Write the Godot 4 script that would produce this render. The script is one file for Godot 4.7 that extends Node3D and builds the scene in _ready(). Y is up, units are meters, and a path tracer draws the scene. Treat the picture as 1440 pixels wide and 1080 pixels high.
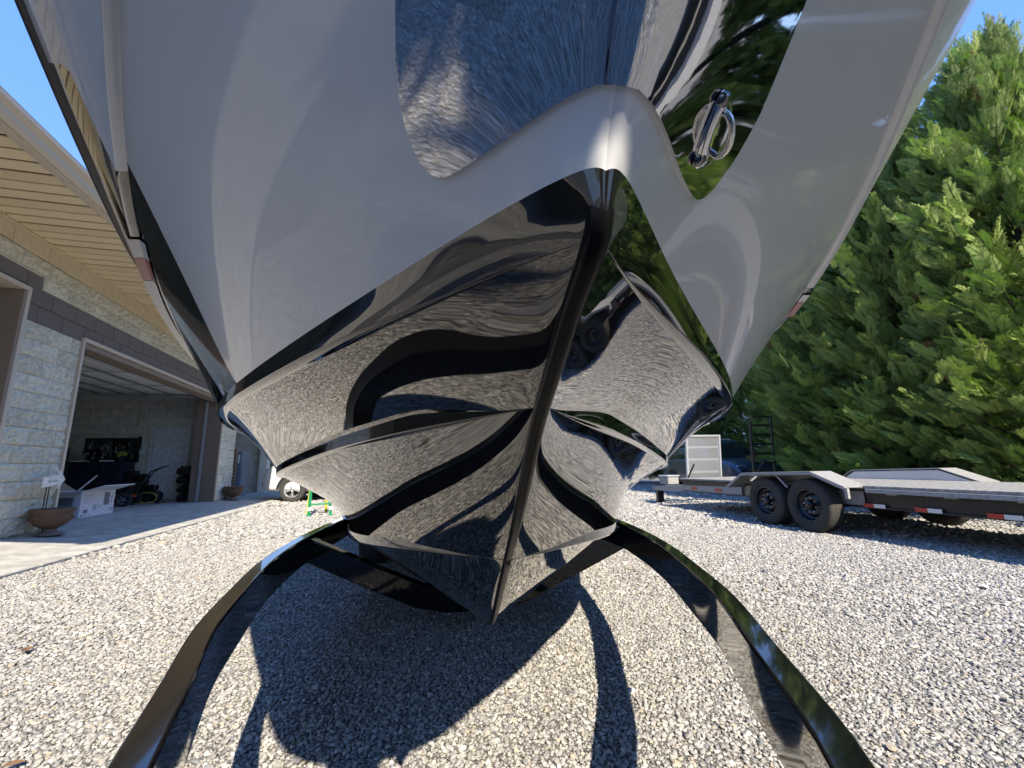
extends Node3D
# ------------------------------------------------------------------ frames
const EYE := 0.98
var rng := RandomNumberGenerator.new()
var used := {}
var M := {}
var boat_frame := Transform3D()
var hall_frame := Transform3D()
var haul_frame := Transform3D()

func _ready():
	rng.seed = 7
	make_camera_and_light()
	make_materials()
	make_frames()
	make_ground()
	make_garage()
	make_boat()
	make_boat_trailer()
	make_equipment_trailer()
	make_utility_trailer()
	make_cars()
	make_trees()
	make_garage_goods()
	make_gravel()

func make_camera_and_light():
	var cam := Camera3D.new()
	cam.name = "camera"
	add_child(cam)
	var p := deg_to_rad(10.95)
	var r := deg_to_rad(1.2)
	var fwd := Vector3(0, sin(p), -cos(p))
	var up0 := Vector3(0, cos(p), sin(p))
	var rt := Vector3.RIGHT * cos(r) - up0 * sin(r)
	var up := up0 * cos(r) + Vector3.RIGHT * sin(r)
	cam.transform = Transform3D(Basis(rt, up, -fwd), Vector3(0, EYE, 0))
	cam.fov = rad_to_deg(2.0 * atan(540.0 / 600.0))
	cam.near = 0.02
	cam.far = 400.0
	cam.current = true
	var env := Environment.new()
	env.background_mode = Environment.BG_SKY
	var sm := ProceduralSkyMaterial.new()
	sm.sky_top_color = Color(0.33, 0.51, 0.80)
	sm.sky_horizon_color = Color(0.62, 0.74, 0.90)
	sm.sky_curve = 0.22
	sm.ground_bottom_color = Color(0.30, 0.29, 0.27)
	sm.ground_horizon_color = Color(0.45, 0.50, 0.52)
	sm.sun_angle_max = 12.0
	sm.sun_curve = 0.05
	sm.energy_multiplier = 0.95
	var sky := Sky.new()
	sky.sky_material = sm
	env.sky = sky
	env.background_energy_multiplier = 1.0
	env.tonemap_mode = Environment.TONE_MAPPER_LINEAR
	env.tonemap_exposure = 2.25
	env.sdfgi_enabled = true
	env.ssao_enabled = true
	env.ssil_enabled = true
	var we := WorldEnvironment.new()
	we.name = "world_environment"
	we.environment = env
	add_child(we)
	var sun := DirectionalLight3D.new()
	sun.name = "sun"
	sun.light_energy = 1.6
	sun.light_color = Color(1.0, 0.95, 0.87)
	sun.light_angular_distance = 0.5
	sun.shadow_enabled = true
	add_child(sun)
	var to_sun := Vector3(0.41, 1.0, 1.20).normalized()
	sun.transform = Transform3D(Basis.looking_at(-to_sun, Vector3.UP), Vector3(0, 20, 0))

func make_frames():
	var th := deg_to_rad(6.6)
	var l := Vector3(cos(th), 0, -sin(th))
	boat_frame = Transform3D(Basis(l, Vector3.UP, l.cross(Vector3.UP)), Vector3(0.0984, 0, 0))
	var d := Vector3(-0.2672, 0, -0.9636)
	hall_frame = Transform3D(Basis(d, Vector3.UP, d.cross(Vector3.UP)), Vector3.ZERO)
	var t := Vector3(-0.18, 0, -0.984).normalized()
	haul_frame = Transform3D(Basis(t, Vector3.UP, t.cross(Vector3.UP)), Vector3.ZERO)

# ------------------------------------------------------------------ naming
func numbered(called: String) -> String:
	var n: int = used.get(called, 0)
	used[called] = n + 1
	return called if n == 0 else "%s_%03d" % [called, n]

func tag(o: Node, label := "", category := "", group := "", kind := "") -> Node:
	if label: o.set_meta("label", label)
	if category: o.set_meta("category", category)
	if group: o.set_meta("group", group)
	if kind: o.set_meta("kind", kind)
	return o

func thing(called: String, label: String, category: String, xf := Transform3D(), group := "") -> Node3D:
	var o := Node3D.new()
	o.name = numbered(called)
	o.transform = xf
	add_child(o)
	tag(o, label, category, group)
	return o

func obj(called: String, what, m: Material, parent: Node = null, xf := Transform3D()) -> MeshInstance3D:
	var o := MeshInstance3D.new()
	if what is SurfaceTool:
		what.generate_normals()
		o.mesh = what.commit()
	else:
		o.mesh = what
	o.material_override = m
	o.transform = xf
	if parent == null:
		o.name = numbered(called)
		add_child(o)
	else:
		o.name = called
		parent.add_child(o, true)
	return o

func at(x: float, y: float, z: float, turn := 0.0) -> Transform3D:
	return Transform3D(Basis(Vector3.UP, turn), Vector3(x, y, z))

func rnd(a: float, b: float) -> float:
	return rng.randf_range(a, b)

# ------------------------------------------------------------------ shapes
func tool() -> SurfaceTool:
	var st := SurfaceTool.new()
	st.begin(Mesh.PRIMITIVE_TRIANGLES)
	st.set_smooth_group(-1)
	return st

func tri(st: SurfaceTool, a: Vector3, b: Vector3, c: Vector3):
	st.add_vertex(a); st.add_vertex(b); st.add_vertex(c)

func quad(st: SurfaceTool, a: Vector3, b: Vector3, c: Vector3, d: Vector3):
	tri(st, a, b, c); tri(st, a, c, d)

func box(st: SurfaceTool, lo: Vector3, hi: Vector3, xf := Transform3D(), bev := 0.0):
	# a chamfered box
	var c := (lo + hi) * 0.5
	var h := (hi - lo) * 0.5
	var b: float = minf(bev, minf(h.x, minf(h.y, h.z)) * 0.7)
	if b <= 0.0:
		var p := []
		for i in 8:
			p.append(xf * (c + Vector3(h.x if i & 1 else -h.x, h.y if i & 2 else -h.y, h.z if i & 4 else -h.z)))
		quad(st, p[0], p[1], p[3], p[2]); quad(st, p[5], p[4], p[6], p[7])
		quad(st, p[4], p[0], p[2], p[6]); quad(st, p[1], p[5], p[7], p[3])
		quad(st, p[2], p[3], p[7], p[6]); quad(st, p[4], p[5], p[1], p[0])
		return
	var f := func(sx: float, sy: float, sz: float, ax: int) -> Vector3:
		var v := Vector3(sx * (h.x - b), sy * (h.y - b), sz * (h.z - b))
		v[ax] = [sx, sy, sz][ax] * h[ax]
		return xf * (c + v)
	for ax in 3:
		var u := (ax + 1) % 3
		var w := (ax + 2) % 3
		for s in [-1.0, 1.0]:
			var q := []
			for k in [[-1.0, -1.0], [1.0, -1.0], [1.0, 1.0], [-1.0, 1.0]]:
				var e := [0.0, 0.0, 0.0]
				e[ax] = s; e[u] = k[0]; e[w] = k[1]
				q.append(f.call(e[0], e[1], e[2], ax))
			if s > 0: quad(st, q[3], q[2], q[1], q[0])
			else: quad(st, q[0], q[1], q[2], q[3])
	for ax in 3:   # edges along ax
		var u := (ax + 1) % 3
		var w := (ax + 2) % 3
		for su in [-1.0, 1.0]:
			for sw in [-1.0, 1.0]:
				var q := []
				for k in [[-1.0, u], [1.0, u], [1.0, w], [-1.0, w]]:
					var e := [0.0, 0.0, 0.0]
					e[ax] = k[0]; e[u] = su; e[w] = sw
					q.append(f.call(e[0], e[1], e[2], k[1]))
				if su * sw > 0: quad(st, q[0], q[1], q[2], q[3])
				else: quad(st, q[3], q[2], q[1], q[0])
	for sx in [-1.0, 1.0]:
		for sy in [-1.0, 1.0]:
			for sz in [-1.0, 1.0]:
				var a: Vector3 = f.call(sx, sy, sz, 0)
				var bb: Vector3 = f.call(sx, sy, sz, 1)
				var cc: Vector3 = f.call(sx, sy, sz, 2)
				if sx * sy * sz > 0: tri(st, a, cc, bb)
				else: tri(st, a, bb, cc)

func block(lo: Vector3, hi: Vector3, bev := 0.004) -> SurfaceTool:
	var st := tool()
	box(st, lo, hi, Transform3D(), bev)
	return st

func tube(st: SurfaceTool, pts: Array, r: float, sides := 8, smooth := 1, r1 := -1.0):
	st.set_smooth_group(smooth)
	var rings := []
	for i in pts.size():
		var t: Vector3 = (pts[mini(i + 1, pts.size() - 1)] - pts[maxi(i - 1, 0)]).normalized()
		var n := t.cross(Vector3.UP)
		if n.length() < 0.05: n = t.cross(Vector3.RIGHT)
		n = n.normalized()
		var b := n.cross(t)
		var rr: float = r if r1 < 0 else lerpf(r, r1, float(i) / (pts.size() - 1))
		var ring := []
		for k in sides:
			var a := TAU * k / sides
			ring.append(pts[i] + (n * cos(a) + b * sin(a)) * rr)
		rings.append(ring)
	for i in pts.size() - 1:
		for k in sides:
			var k2 := (k + 1) % sides
			quad(st, rings[i][k], rings[i + 1][k], rings[i + 1][k2], rings[i][k2])
	st.set_smooth_group(-1)
	for k in range(1, sides - 1):
		tri(st, rings[0][0], rings[0][k], rings[0][k + 1])
		var e: Array = rings[-1]
		tri(st, e[0], e[k + 1], e[k])

func lathe(st: SurfaceTool, prof: Array, n: int, xf := Transform3D(), smooth := 1):
	# prof of Vector2(radius, height), around local y
	st.set_smooth_group(smooth)
	for i in prof.size() - 1:
		var p: Vector2 = prof[i]
		var q: Vector2 = prof[i + 1]
		for k in n:
			var a := TAU * k / n
			var b := TAU * (k + 1) / n
			var v00 := xf * Vector3(p.x * cos(a), p.y, p.x * sin(a))
			var v01 := xf * Vector3(p.x * cos(b), p.y, p.x * sin(b))
			var v10 := xf * Vector3(q.x * cos(a), q.y, q.x * sin(a))
			var v11 := xf * Vector3(q.x * cos(b), q.y, q.x * sin(b))
			if p.x > 1e-5: tri(st, v00, v01, v11)
			if q.x > 1e-5: tri(st, v00, v11, v10)
	st.set_smooth_group(-1)

func prism(st: SurfaceTool, poly: PackedVector2Array, z0: float, z1: float, xf := Transform3D()):
	var idx := Geometry2D.triangulate_polygon(poly)
	for k in range(0, idx.size(), 3):
		var a := poly[idx[k]]
		var b := poly[idx[k + 1]]
		var c := poly[idx[k + 2]]
		tri(st, xf * Vector3(a.x, a.y, z1), xf * Vector3(b.x, b.y, z1), xf * Vector3(c.x, c.y, z1))
		tri(st, xf * Vector3(a.x, a.y, z0), xf * Vector3(c.x, c.y, z0), xf * Vector3(b.x, b.y, z0))
	for k in poly.size():
		var a := poly[k]
		var b := poly[(k + 1) % poly.size()]
		quad(st, xf * Vector3(a.x, a.y, z0), xf * Vector3(b.x, b.y, z0), xf * Vector3(b.x, b.y, z1), xf * Vector3(a.x, a.y, z1))

# ------------------------------------------------------------------ materials
func mat(r: float, g: float, b: float, rough := 0.7, metal := 0.0) -> StandardMaterial3D:
	var m := StandardMaterial3D.new()
	m.albedo_color = Color(r, g, b).linear_to_srgb()
	m.roughness = rough
	m.metallic = metal
	return m

func noise_tex(freq: float, lo: Color, hi: Color, size := 512, oct := 4, sd := 1, type := FastNoiseLite.TYPE_SIMPLEX_SMOOTH) -> NoiseTexture2D:
	var n := FastNoiseLite.new()
	n.seed = sd
	n.noise_type = type
	n.frequency = freq
	n.fractal_octaves = oct
	var t := NoiseTexture2D.new()
	t.width = size
	t.height = size
	t.seamless = true
	t.noise = n
	var g := Gradient.new()
	g.set_color(0, lo)
	g.set_color(1, hi)
	t.color_ramp = g
	return t

func bump_tex(freq: float, strength: float, size := 512, sd := 3, type := FastNoiseLite.TYPE_SIMPLEX_SMOOTH) -> NoiseTexture2D:
	var n := FastNoiseLite.new()
	n.seed = sd
	n.noise_type = type
	n.frequency = freq
	n.fractal_octaves = 4
	var t := NoiseTexture2D.new()
	t.width = size
	t.height = size
	t.seamless = true
	t.noise = n
	t.as_normal_map = true
	t.bump_strength = strength
	return t

func worn(m: StandardMaterial3D, freq: float, lo: float, scale: float, normal := 0.0, sd := 1) -> StandardMaterial3D:
	# mottled albedo, world triplanar, with optional fine relief
	m.albedo_texture = noise_tex(freq, Color(lo, lo, lo * 0.98), Color(1, 1, 1), 512, 5, sd)
	m.uv1_triplanar = true
	m.uv1_world_triplanar = true
	m.uv1_scale = Vector3(scale, scale, scale)
	if normal > 0.0:
		m.normal_enabled = true
		m.normal_texture = bump_tex(freq * 3.0, 6.0, 512, sd + 9)
		m.normal_scale = normal
	return m

func make_materials():
	M.gravel_bed = worn(mat(0.30, 0.29, 0.27, 0.95), 0.05, 0.45, 0.9, 1.0, 4)
	M.stone = mat(1, 1, 1, 0.9)
	M.stone.vertex_color_use_as_albedo = true
	M.concrete = worn(mat(0.50, 0.485, 0.44, 0.85), 0.012, 0.75, 0.5, 0.25, 5)
	M.floor = worn(mat(0.58, 0.58, 0.57, 0.6), 0.012, 0.75, 0.5, 0.1, 6)
	M.block = worn(mat(0.84, 0.79, 0.63, 0.9), 0.02, 0.76, 1.3, 0.8, 7)
	M.block_b = worn(mat(0.77, 0.72, 0.57, 0.9), 0.02, 0.74, 1.1, 0.8, 8)
	M.block_c = worn(mat(0.86, 0.81, 0.66, 0.9), 0.02, 0.78, 1.2, 0.8, 9)
	M.mortar = mat(0.76, 0.72, 0.58, 0.95)
	M.band = worn(mat(0.19, 0.16, 0.15, 0.85), 0.03, 0.85, 1.5, 0.25, 10)
	M.band_b = worn(mat(0.175, 0.148, 0.14, 0.85), 0.03, 0.85, 1.5, 0.25, 11)
	M.band_mortar = mat(0.17, 0.15, 0.14, 0.9)
	M.cream = worn(mat(0.74, 0.62, 0.42, 0.8), 0.03, 0.88, 1.0, 0.15, 12)
	M.soffit = mat(0.74, 0.61, 0.39, 0.5)
	M.soffit_b = mat(0.68, 0.555, 0.35, 0.5)
	M.dark_gap = mat(0.06, 0.045, 0.03, 0.9)
	M.gutter = mat(0.46, 0.38, 0.27, 0.45)
	M.trim = mat(0.52, 0.44, 0.34, 0.5)
	M.jamb = mat(0.24, 0.18, 0.13, 0.6)
	M.roof = worn(mat(0.16, 0.15, 0.14, 0.9), 0.05, 0.6, 2.0, 0.5, 13)
	M.paint_wall = worn(mat(0.82, 0.79, 0.70, 0.8), 0.01, 0.8, 0.6, 0.2, 14)
	M.white_paint = worn(mat(0.88, 0.88, 0.85, 0.5), 0.01, 0.8, 1.2, 0.0, 15)
	M.white = mat(0.76, 0.76, 0.74, 0.5)
	M.dark_room = mat(0.10, 0.095, 0.085, 0.9)
	M.black_gel = mat(0.008, 0.008, 0.0085, 0.03, 0.0)
	M.black_gel.clearcoat_enabled = true
	M.black_gel.clearcoat = 0.6
	M.black_gel.clearcoat_roughness = 0.02
	M.grey_gel = mat(0.62, 0.62, 0.61, 0.3, 0.05)
	M.grey_gel.clearcoat_enabled = true
	M.grey_gel.clearcoat = 0.6
	M.grey_gel.clearcoat_roughness = 0.035
	M.grey_gel.metallic_specular = 0.4
	M.keel_black = mat(0.005, 0.005, 0.005, 0.3)
	M.keel_black.metallic_specular = 0.22
	M.red_gel = mat(0.30, 0.015, 0.04, 0.2)
	M.white_gel = mat(0.62, 0.60, 0.58, 0.15)
	M.deck = mat(0.7, 0.69, 0.66, 0.4)
	M.chrome = mat(0.64, 0.64, 0.645, 0.03, 1.0)
	M.chrome_dark = mat(0.20, 0.19, 0.19, 0.05, 1.0)
	M.steel = mat(0.50, 0.50, 0.50, 0.35, 1.0)
	M.black_paint = mat(0.004, 0.004, 0.005, 0.05)
	M.black_paint.clearcoat_enabled = true
	M.black_paint.clearcoat = 0.4
	M.black_paint.clearcoat_roughness = 0.03
	M.rubber = mat(0.030, 0.029, 0.028, 0.8)
	M.rubber_dusty = worn(mat(0.055, 0.052, 0.047, 0.85), 0.02, 0.6, 3.0, 0.2, 16)
	M.rim_black = mat(0.012, 0.012, 0.016, 0.25)
	M.trailer_black = worn(mat(0.022, 0.022, 0.021, 0.42), 0.02, 0.6, 2.0, 0.0, 17)
	M.trailer_grey = worn(mat(0.36, 0.355, 0.35, 0.5), 0.02, 0.75, 2.0, 0.1, 18)
	M.galv = mat(0.52, 0.54, 0.56, 0.42, 0.6)
	M.plank = worn(mat(0.40, 0.385, 0.36, 0.85), 0.02, 0.6, 1.5, 0.3, 19)
	M.tape_red = mat(0.42, 0.035, 0.022, 0.4)
	M.tape_white = mat(0.62, 0.61, 0.58, 0.35)
	M.car_blue = mat(0.012, 0.030, 0.062, 0.15, 0.3)
	M.car_blue.clearcoat_enabled = true
	M.car_white = mat(0.74, 0.74, 0.73, 0.2)
	M.car_white.clearcoat_enabled = true
	M.car_glass = mat(0.012, 0.016, 0.018, 0.03)
	M.plastic_black = mat(0.012, 0.012, 0.013, 0.5)
	M.lamp_glass = mat(0.55, 0.57, 0.6, 0.08, 0.3)
	M.alloy = mat(0.55, 0.55, 0.56, 0.25, 0.7)
	M.bark = worn(mat(0.09, 0.065, 0.045, 0.95), 0.05, 0.5, 3.0, 0.8, 20)
	M.leaf = mat(1, 1, 1, 0.55)
	M.leaf.vertex_color_use_as_albedo = true
	M.leaf.backlight_enabled = true
	M.leaf.backlight = Color(0.55, 0.7, 0.2)
	M.leaf.cull_mode = BaseMaterial3D.CULL_DISABLED
	M.clay = worn(mat(0.27, 0.16, 0.105, 0.9), 0.03, 0.5, 6.0, 0.5, 21)
	M.clay_foot = worn(mat(0.33, 0.25, 0.215, 0.9), 0.03, 0.6, 6.0, 0.3, 22)
	M.card = mat(0.62, 0.62, 0.66, 0.6)
	M.card_in = mat(0.30, 0.24, 0.18, 0.85)
	M.ink = mat(0.13, 0.13, 0.18, 0.6)
	M.ink_soft = mat(0.36, 0.36, 0.42, 0.6)
	M.navy = mat(0.010, 0.012, 0.035, 0.35)
	M.machine_green = mat(0.05, 0.085, 0.06, 0.5)
	M.machine_grey = mat(0.14, 0.16, 0.16, 0.4)
	M.orange = mat(0.40, 0.07, 0.02, 0.45)
	M.yellow = mat(0.60, 0.58, 0.05, 0.6)
	M.hose = mat(0.50, 0.42, 0.08, 0.5)
	M.ladder_green = mat(0.015, 0.20, 0.085, 0.5)
	M.wood = worn(mat(0.34, 0.21, 0.10, 0.8), 0.02, 0.6, 2.0, 0.0, 23)
	M.blue_grey = mat(0.16, 0.20, 0.24, 0.45)
	M.dead_leaf = mat(0.16, 0.085, 0.04, 0.8)
	M.leaf_yellow = mat(0.30, 0.36, 0.06, 0.6)

# ------------------------------------------------------------------ ground
func make_ground():
	var st := tool()
	var n := 24
	for i in n:
		for k in n:
			var x0 := -120.0 + 240.0 * i / n
			var x1 := -120.0 + 240.0 * (i + 1) / n
			var z0 := -120.0 + 240.0 * k / n
			var z1 := -120.0 + 240.0 * (k + 1) / n
			quad(st, Vector3(x0, 0, z0), Vector3(x1, 0, z0), Vector3(x1, 0, z1), Vector3(x0, 0, z1))
	tag(obj("gravel_ground", st, M.gravel_bed), "", "", "", "structure")
	# concrete apron in front of the garage, sloping up to its doors
	var ap := tool()
	var joints := [-6.0, 0.0, 6.1, 12.0, 18.0, 24.5]
	for k in 5:
		var a0: float = joints[k] + 0.008
		var a1: float = joints[k + 1] - 0.008
		var q := PackedVector2Array([Vector2(-3.65, -0.1), Vector2(-3.65, 0.035), Vector2(-3.665, 0.047), Vector2(-4.89, 0.19), Vector2(-4.89, -0.1)])
		# polygon in (out, y), extruded along the wall
		var xf := hall_frame * Transform3D(Basis(Vector3(0, 0, 1), Vector3(0, 1, 0), Vector3(1, 0, 0)), Vector3.ZERO)
		prism(ap, q, a0, a1, xf)
	tag(obj("concrete_apron", ap, M.concrete), "", "", "", "structure")

func rock_mesh(sd: int) -> Mesh:
	# an angular crushed stone about one unit wide: an icosahedron pushed about
	var r := RandomNumberGenerator.new()
	r.seed = sd
	var g := (1.0 + sqrt(5.0)) / 2.0
	var v := []
	for s in [-1.0, 1.0]:
		for t in [-g, g]:
			v.append(Vector3(0, s, t)); v.append(Vector3(s, t, 0)); v.append(Vector3(t, 0, s))
	for i in v.size():
		var p: Vector3 = v[i].normalized() * r.randf_range(0.36, 0.62)
		v[i] = Vector3(p.x * 1.15, p.y * 0.55, p.z * 0.85)
	var st := tool()
	# faces: triples of mutually near original corners
	var o := []
	for s in [-1.0, 1.0]:
		for t in [-g, g]:
			o.append(Vector3(0, s, t)); o.append(Vector3(s, t, 0)); o.append(Vector3(t, 0, s))
	for i in 12:
		for j in range(i + 1, 12):
			for k in range(j + 1, 12):
				if o[i].distance_to(o[j]) < 2.1 and o[j].distance_to(o[k]) < 2.1 and o[i].distance_to(o[k]) < 2.1:
					var nn: Vector3 = (o[j] - o[i]).cross(o[k] - o[i])
					if nn.dot(o[i]) > 0: tri(st, v[i], v[k], v[j])
					else: tri(st, v[i], v[j], v[k])
	st.generate_normals()
	return st.commit()

func make_gravel():
	var kinds := 5
	var bufs := []
	for k in kinds:
		bufs.append(PackedFloat32Array())
	var r := RandomNumberGenerator.new()
	r.seed = 99
	var inv := hall_frame.affine_inverse()
	# [inner, outer, spacing, stone size, full circle?]
	for ring in [[0.0, 3.6, 0.0138, 0.0185, true], [3.6, 7.5, 0.020, 0.026, false], [7.5, 14.0, 0.042, 0.050, false], [14.0, 24.0, 0.09, 0.10, false]]:
		var s: float = ring[2]
		var n := int(ring[1] / s)
		for i in range(-n, n + 1):
			for k in range(-n, n + 1):
				var x: float = (i + r.randf_range(-0.5, 0.5)) * s
				var z: float = (k + r.randf_range(-0.5, 0.5)) * s
				var d := sqrt(x * x + z * z)
				if d < ring[0] or d > ring[1]: continue
				if ring[4]:
					if z > 0.4 and d > 2.2: continue
				elif z > -absf(x) * 0.62 + 0.5: continue
				var h := inv * Vector3(x, 0, z)
				if h.z < -3.66: continue
				var size: float = ring[3] * pow(r.randf(), 1.4) * 0.95 + ring[3] * 0.42
				if r.randf() < 0.004: size *= 1.9
				var b := Basis(Vector3.UP, r.randf() * TAU) * Basis(Vector3.RIGHT, r.randfn(0, 0.33)) * Basis(Vector3.BACK, r.randfn(0, 0.33))
				b = b.scaled(Vector3.ONE * size)
				var t := r.randf()
				var c := Color(0.36, 0.35, 0.33)
				var u := r.randf_range(0.8, 1.2)
				if t < 0.18: c = Color(0.52, 0.515, 0.49)
				elif t < 0.27: c = Color(0.24, 0.245, 0.255)
				elif t < 0.33: c = Color(0.42, 0.375, 0.30)
				elif t < 0.55: c = Color(0.44, 0.43, 0.40)
				c *= u
				c = Color(c.r * 0.76, c.g * 0.755, c.b * 0.745)
				var y: float = size * r.randf_range(0.02, 0.3)
				var buf: PackedFloat32Array = bufs[r.randi() % kinds]
				buf.append_array(PackedFloat32Array([b.x.x, b.y.x, b.z.x, x, b.x.y, b.y.y, b.z.y, y, b.x.z, b.y.z, b.z.z, z, c.r, c.g, c.b, 1.0]))
	for k in kinds:
		var mm := MultiMesh.new()
		mm.transform_format = MultiMesh.TRANSFORM_3D
		mm.use_colors = true
		mm.mesh = rock_mesh(40 + k)
		mm.instance_count = bufs[k].size() / 16
		mm.buffer = bufs[k]
		var mi := MultiMeshInstance3D.new()
		mi.name = numbered("gravel")
		mi.multimesh = mm
		mi.material_override = M.stone
		add_child(mi)
		tag(mi, "loose grey and white crushed stone covering the yard", "gravel", "crushed stone of the yard", "stuff")
	# a few dry leaves on the stones
	var leaves := [[Vector3(-2.75, 0.025, -2.62), 0.09, "small brown dry leaf on the gravel well left of the trailer rail"], [Vector3(-1.72, 0.02, -1.66), 0.06, "curled brown leaf on the gravel in the lower left corner"], [Vector3(1.5, 0.025, -5.0), 0.05, "dark speck of a dry leaf on the gravel between boat and tyres"]]
	for l in leaves:
		var st := tool()
		var w: float = l[1]
		for i in 5:
			var t0 := i / 5.0
			var t1 := (i + 1) / 5.0
			var w0 := sin(t0 * PI) * 0.28 * w
			var w1 := sin(t1 * PI) * 0.28 * w
			var c0 := Vector3((t0 - 0.5) * w, 0.02 * w + 0.25 * w * (t0 - 0.5) * (t0 - 0.5), 0)
			var c1 := Vector3((t1 - 0.5) * w, 0.02 * w + 0.25 * w * (t1 - 0.5) * (t1 - 0.5), 0)
			for s in [-1.0, 1.0]:
				quad(st, c0, c1, c1 + Vector3(0, w1 * 0.4, s * w1), c0 + Vector3(0, w0 * 0.4, s * w0))
		tag(obj("dry_leaf", st, M.dead_leaf, null, at(l[0].x, l[0].y, l[0].z, rnd(0, TAU))), l[2], "leaf", "dry leaves on the gravel")

# ------------------------------------------------------------------ boat
const SEND := 7.5
var CV := {}
# positions along a hull line at which its half breadth and height are given
const KNOTS := [0.0, 0.03, 0.06, 0.09, 0.12, 0.18, 0.24, 0.3, 0.38, 0.48, 0.6, 0.75, 1.0]

func spline(x: Array, y: Array) -> Array:
	# a natural cubic spline: [x, y, second derivatives]
	var n := x.size()
	var d := []
	var u := []
	d.resize(n); u.resize(n)
	d.fill(0.0); u.fill(0.0)
	for i in range(1, n - 1):
		var g: float = (x[i] - x[i - 1]) / (x[i + 1] - x[i - 1])
		var p: float = g * d[i - 1] + 2.0
		d[i] = (g - 1.0) / p
		var k: float = (y[i + 1] - y[i]) / (x[i + 1] - x[i]) - (y[i] - y[i - 1]) / (x[i] - x[i - 1])
		u[i] = (6.0 * k / (x[i + 1] - x[i - 1]) - g * u[i - 1]) / p
	for i in range(n - 2, -1, -1): d[i] = d[i] * d[i + 1] + u[i]
	return [x, y, d]

func ev(sp: Array, q: float) -> float:
	var x: Array = sp[0]
	var n := x.size()
	var i := 0
	while i < n - 2 and q > x[i + 1]: i += 1
	var h: float = x[i + 1] - x[i]
	var a: float = (x[i + 1] - q) / h
	var b := 1.0 - a
	return a * sp[1][i] + b * sp[1][i + 1] + ((a * a * a - a) * sp[2][i] + (b * b * b - b) * sp[2][i + 1]) * h * h / 6.0

func add_line(called: String, s0: float, w: Array, y: Array):
	CV[called] = {"s0": s0, "w": spline(KNOTS, w), "y": spline(KNOTS, y)}

func make_curves():
	# longitudinal lines of the hull: where each begins aft of the eye, its half breadths and heights
	add_line("KE", 1.009, [0.0000, 0.0000, 0.0000, 0.0000, 0.0000, 0.0000, 0.0000, 0.0000, 0.0000, 0.0000, 0.0000, 0.0000, 0.0000], [0.7790, 0.7680, 0.7514, 0.7266, 0.6938, 0.6063, 0.4977, 0.4017, 0.3485, 0.3370, 0.3294, 0.3274, 0.3363])
	add_line("S2", 1.009, [0.0000, 0.0241, 0.0559, 0.0963, 0.1414, 0.2405, 0.3586, 0.4766, 0.5969, 0.6683, 0.7078, 0.7218, 0.6936], [0.7790, 0.7781, 0.7766, 0.7740, 0.7701, 0.7569, 0.7378, 0.7199, 0.7006, 0.6756, 0.6452, 0.6233, 0.6027])
	add_line("S1", 0.525, [0.0000, 0.0085, 0.0216, 0.0418, 0.0700, 0.1558, 0.2806, 0.4325, 0.6828, 1.0331, 1.2147, 1.2434, 1.2322], [1.0520, 1.0527, 1.0536, 1.0544, 1.0548, 1.0527, 1.0480, 1.0413, 1.0148, 0.9588, 0.9174, 0.8957, 0.8808])
	add_line("CH", 0.286, [0.0000, 0.0096, 0.0260, 0.0536, 0.0944, 0.2205, 0.3985, 0.6104, 0.8936, 1.1280, 1.2372, 1.2731, 1.2436], [1.1380, 1.1445, 1.1522, 1.1606, 1.1676, 1.1739, 1.1732, 1.1709, 1.1697, 1.1602, 1.1356, 1.1148, 1.1021])
	add_line("WL", 0.261, [0.0000, 0.0172, 0.0410, 0.0745, 0.1190, 0.2481, 0.4265, 0.6336, 0.9131, 1.1669, 1.2818, 1.3180, 1.2886], [1.1800, 1.1855, 1.1918, 1.1987, 1.2048, 1.2097, 1.2052, 1.1999, 1.1989, 1.1907, 1.1659, 1.1449, 1.1321])
	add_line("KN", 0.020, [0.0000, 0.0802, 0.1525, 0.2167, 0.2776, 0.4107, 0.5666, 0.7295, 0.9385, 1.1721, 1.3279, 1.3740, 1.3579], [1.4400, 1.4394, 1.4385, 1.4373, 1.4354, 1.4275, 1.4148, 1.4032, 1.3928, 1.3851, 1.3784, 1.3686, 1.3503])
	add_line("SH", -0.380, [0.0000, 0.0944, 0.1778, 0.2471, 0.3068, 0.4183, 0.5435, 0.7006, 0.9450, 1.2509, 1.4385, 1.4730, 1.4515], [1.7000, 1.6981, 1.6959, 1.6932, 1.6902, 1.6833, 1.6747, 1.6642, 1.6504, 1.6382, 1.6291, 1.6202, 1.5999])
	# the stem: heights, and how far aft it lies there
	CV.STEM = spline([0.779, 0.9, 1.0, 1.05, 1.09, 1.11, 1.125, 1.14, 1.16, 1.2, 1.28, 1.4, 1.55, 1.7], [1.0089, 0.7839, 0.6234, 0.5289, 0.432, 0.3824, 0.3359, 0.2836, 0.2658, 0.2514, 0.1672, 0.0672, -0.1659, -0.382])

func herm(c: Array, x: float) -> Vector2:
	# a smooth curve through a few points, over their x
	var xs := []
	var ys := []
	for p in c:
		xs.append(p.x); ys.append(p.y)
	return Vector2(ev(spline(xs, ys), x), 0)

func step_out(called: String, s: float) -> Vector2:
	# how far the strake, chine or knuckle steps out and up at s: zero at the stem
	var s0: float = CV[called].s0
	var k := smoothstep(0.0, 0.4, s - s0)
	match called:
		"S2": return Vector2(0.036 * k, 0.030 * k)
		"S1": return Vector2(0.030 * k, 0.034 * k)
		"CH": return Vector2(0.032 * smoothstep(0.0, 0.5, s - s0), 0.004 * k)
		"KN": return Vector2(0.018, 0.003)
	return Vector2.ZERO

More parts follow.
